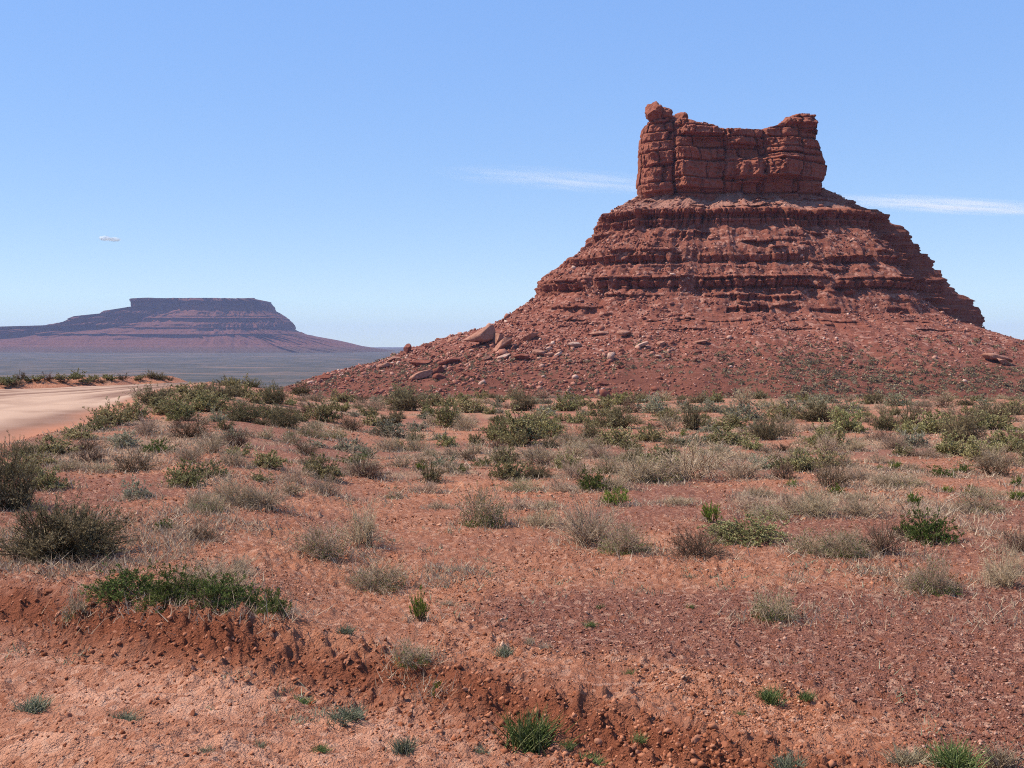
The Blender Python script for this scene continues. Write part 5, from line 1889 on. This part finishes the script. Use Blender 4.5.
# ------------------------------------------------------------------ clouds
def cloud(name, px0, py0, px1, py1, thick_px, alt, density, label, puffy=False, streak=0.0):
    """a flattened body of mist at its real height, long in the direction of the streak"""
    def at(px, py):
        rr = ray(px, py)
        k = (alt - EYE) / rr[2]
        return np.array([rr[0] * k, rr[1] * k, alt])
    a, b = at(px0, py0), at(px1, py1)
    c = (a + b) / 2
    L = np.linalg.norm((b - a)[:2]) / 2
    ang = math.atan2(b[1] - a[1], b[0] - a[0])
    up, dn = at((px0 + px1) / 2, (py0 + py1) / 2 - thick_px / 2), at((px0 + px1) / 2, (py0 + py1) / 2 + thick_px / 2)
    W = (up[1] - dn[1]) / 2 * abs(math.cos(ang))
    V, Tt = ICO4
    if puffy:
        mpp = c[1] / F
        W = L * 0.6
        Hh = thick_px * mpp / 2
    else:
        Hh = 40.0
    me = make_mesh(name, V, tris=Tt, smooth=True)
    o = add_obj(name, me)
    o.location = c
    o.scale = (L, W, Hh)
    o.rotation_euler = (0, 0, ang)
    m = bpy.data.materials.new(name + "_vapour")
    m.use_nodes = True
    nt = m.node_tree
    nt.nodes.clear()
    out = nt.nodes.new("ShaderNodeOutputMaterial")
    pv = nt.nodes.new("ShaderNodeVolumePrincipled")
    pv.inputs["Color"].default_value = (1, 1, 1, 1)
    tc = nt.nodes.new("ShaderNodeTexCoord")
    mp = nt.nodes.new("ShaderNodeMapping")
    mp.inputs["Scale"].default_value = (1.6, 2.4, 0.6) if not puffy else (2.2, 1.5, 2.0)
    nz = nt.nodes.new("ShaderNodeTexNoise")
    nz.inputs["Scale"].default_value = 1.3
    nz.inputs["Detail"].default_value = 4
    nz.inputs["Roughness"].default_value = 0.6
    gl = nt.nodes.new("ShaderNodeVectorMath")
    gl.operation = 'LENGTH'
    mr = nt.nodes.new("ShaderNodeMapRange")
    for i, v in enumerate((0.15, 1.0, 1.0, 0.0)):
        mr.inputs[i + 1].default_value = v
    mr2 = nt.nodes.new("ShaderNodeMapRange")
    for i, v in enumerate((0.36, 0.66, 0.0, density) if not puffy else (0.25, 0.6, 0.15 * density, density)):
        mr2.inputs[i + 1].default_value = v
    mu = nt.nodes.new("ShaderNodeMath")
    mu.operation = 'MULTIPLY'
    for a_, b_ in ((tc.outputs["Object"], mp.inputs[0]), (mp.outputs[0], nz.inputs["Vector"]), (tc.outputs["Object"], gl.inputs[0]),
                   (gl.outputs["Value"], mr.inputs[0]), (nz.outputs[0], mr2.inputs[0]), (mr.outputs[0], mu.inputs[0]), (mr2.outputs[0], mu.inputs[1]),
                   (mu.outputs[0], pv.inputs["Density"]), (pv.outputs[0], out.inputs["Volume"])):
        nt.links.new(a_, b_)
    me.materials.append(m)
    tag(o, label, "cloud")


cloud("cloud", 425, 168, 700, 192, 26, 3200, 0.0032, "long faint wisp of cloud behind the butte's cap on the valley side")
cloud("cloud", 800, 196, 1075, 214, 17, 3200, 0.008, "brighter straight streak of cloud beyond the butte's shaded side")


def puff(px, py, w, h, alt, label):
    rr = ray(px, py)
    c = rr * (alt / rr[2])
    mpp = c[1] / F
    V, Tt = ico(5)
    r = np.random.default_rng(3)
    parts, tris = [], []
    for k, (dx, dz, sx, sz) in enumerate([(-0.20, 0.08, 0.26, 0.26), (0.02, -0.04, 0.42, 0.22), (0.22, -0.06, 0.28, 0.22)]):
        n = 1 + 0.22 * fbm(V[:, 0] * 1.6 + k * 9, V[:, 1] * 1.6, V[:, 2] * 1.6, 4, 801)
        P = V * n[:, None] * np.array([sx * w, sx * w * 0.8, sz * h]) * mpp
        parts.append(P + np.array([dx * w * mpp, r.uniform(-1, 1) * w * 0.1 * mpp, dz * h * mpp]))
        tris.append(Tt + k * len(V))
    T = NT("white_vapour")
    d = T.n("BsdfDiffuse")
    d.inputs[0].default_value = (0.92, 0.92, 0.92, 1)
    t = T.n("BsdfTranslucent")
    t.inputs[0].default_value = (0.92, 0.92, 0.92, 1)
    mx = T.n("MixShader")
    mx.inputs[0].default_value = 0.5
    T.t.links.new(d.outputs[0], mx.inputs[1])
    T.t.links.new(t.outputs[0], mx.inputs[2])
    tr = T.n("BsdfTransparent")
    lw = T.n("LayerWeight")
    lw.inputs[0].default_value = 0.35
    fm = T.n("MixShader")
    T.set(fm.inputs[0], T.rng(lw.outputs["Facing"], 0.0, 0.8, 0.3, 1.0))
    T.t.links.new(mx.outputs[0], fm.inputs[1])
    T.t.links.new(tr.outputs[0], fm.inputs[2])
    T.t.links.new(fm.outputs[0], T.out.inputs[0])
    me = make_mesh("cloud", np.concatenate(parts), tris=np.concatenate(tris), smooth=True, mats=[T.m])
    o = add_obj("cloud", me)
    o.location = c + np.array([0, 0, EYE])
    tag(o, label, "cloud")


puff(109.5, 239, 21, 9, 3000, "tiny white puff of cloud alone in the sky over the mesa")

# ------------------------------------------------------------------ haze
def haze():
    h = 15200.0
    z0, z1 = -66.0, 285.0
    V = np.array([[x, y, z] for x in (-h, h) for y in (-h, h) for z in (z0, z1)])
    q = np.array([[0, 1, 3, 2], [4, 6, 7, 5], [0, 4, 5, 1], [2, 3, 7, 6], [0, 2, 6, 4], [1, 5, 7, 3]])
    me = make_mesh("haze", V, q)
    m = bpy.data.materials.new("blue_air")
    m.use_nodes = True
    nt = m.node_tree
    nt.nodes.clear()
    out = nt.nodes.new("ShaderNodeOutputMaterial")
    pv = nt.nodes.new("ShaderNodeVolumePrincipled")
    pv.inputs["Color"].default_value = (0.55, 0.62, 0.95, 1)
    pv.inputs["Density"].default_value = 4.4e-5
    nt.links.new(pv.outputs[0], out.inputs["Volume"])
    me.materials.append(m)
    tag(add_obj("haze", me), "thin blue air between the flat and the far mesa", "haze", kind="stuff")


haze()
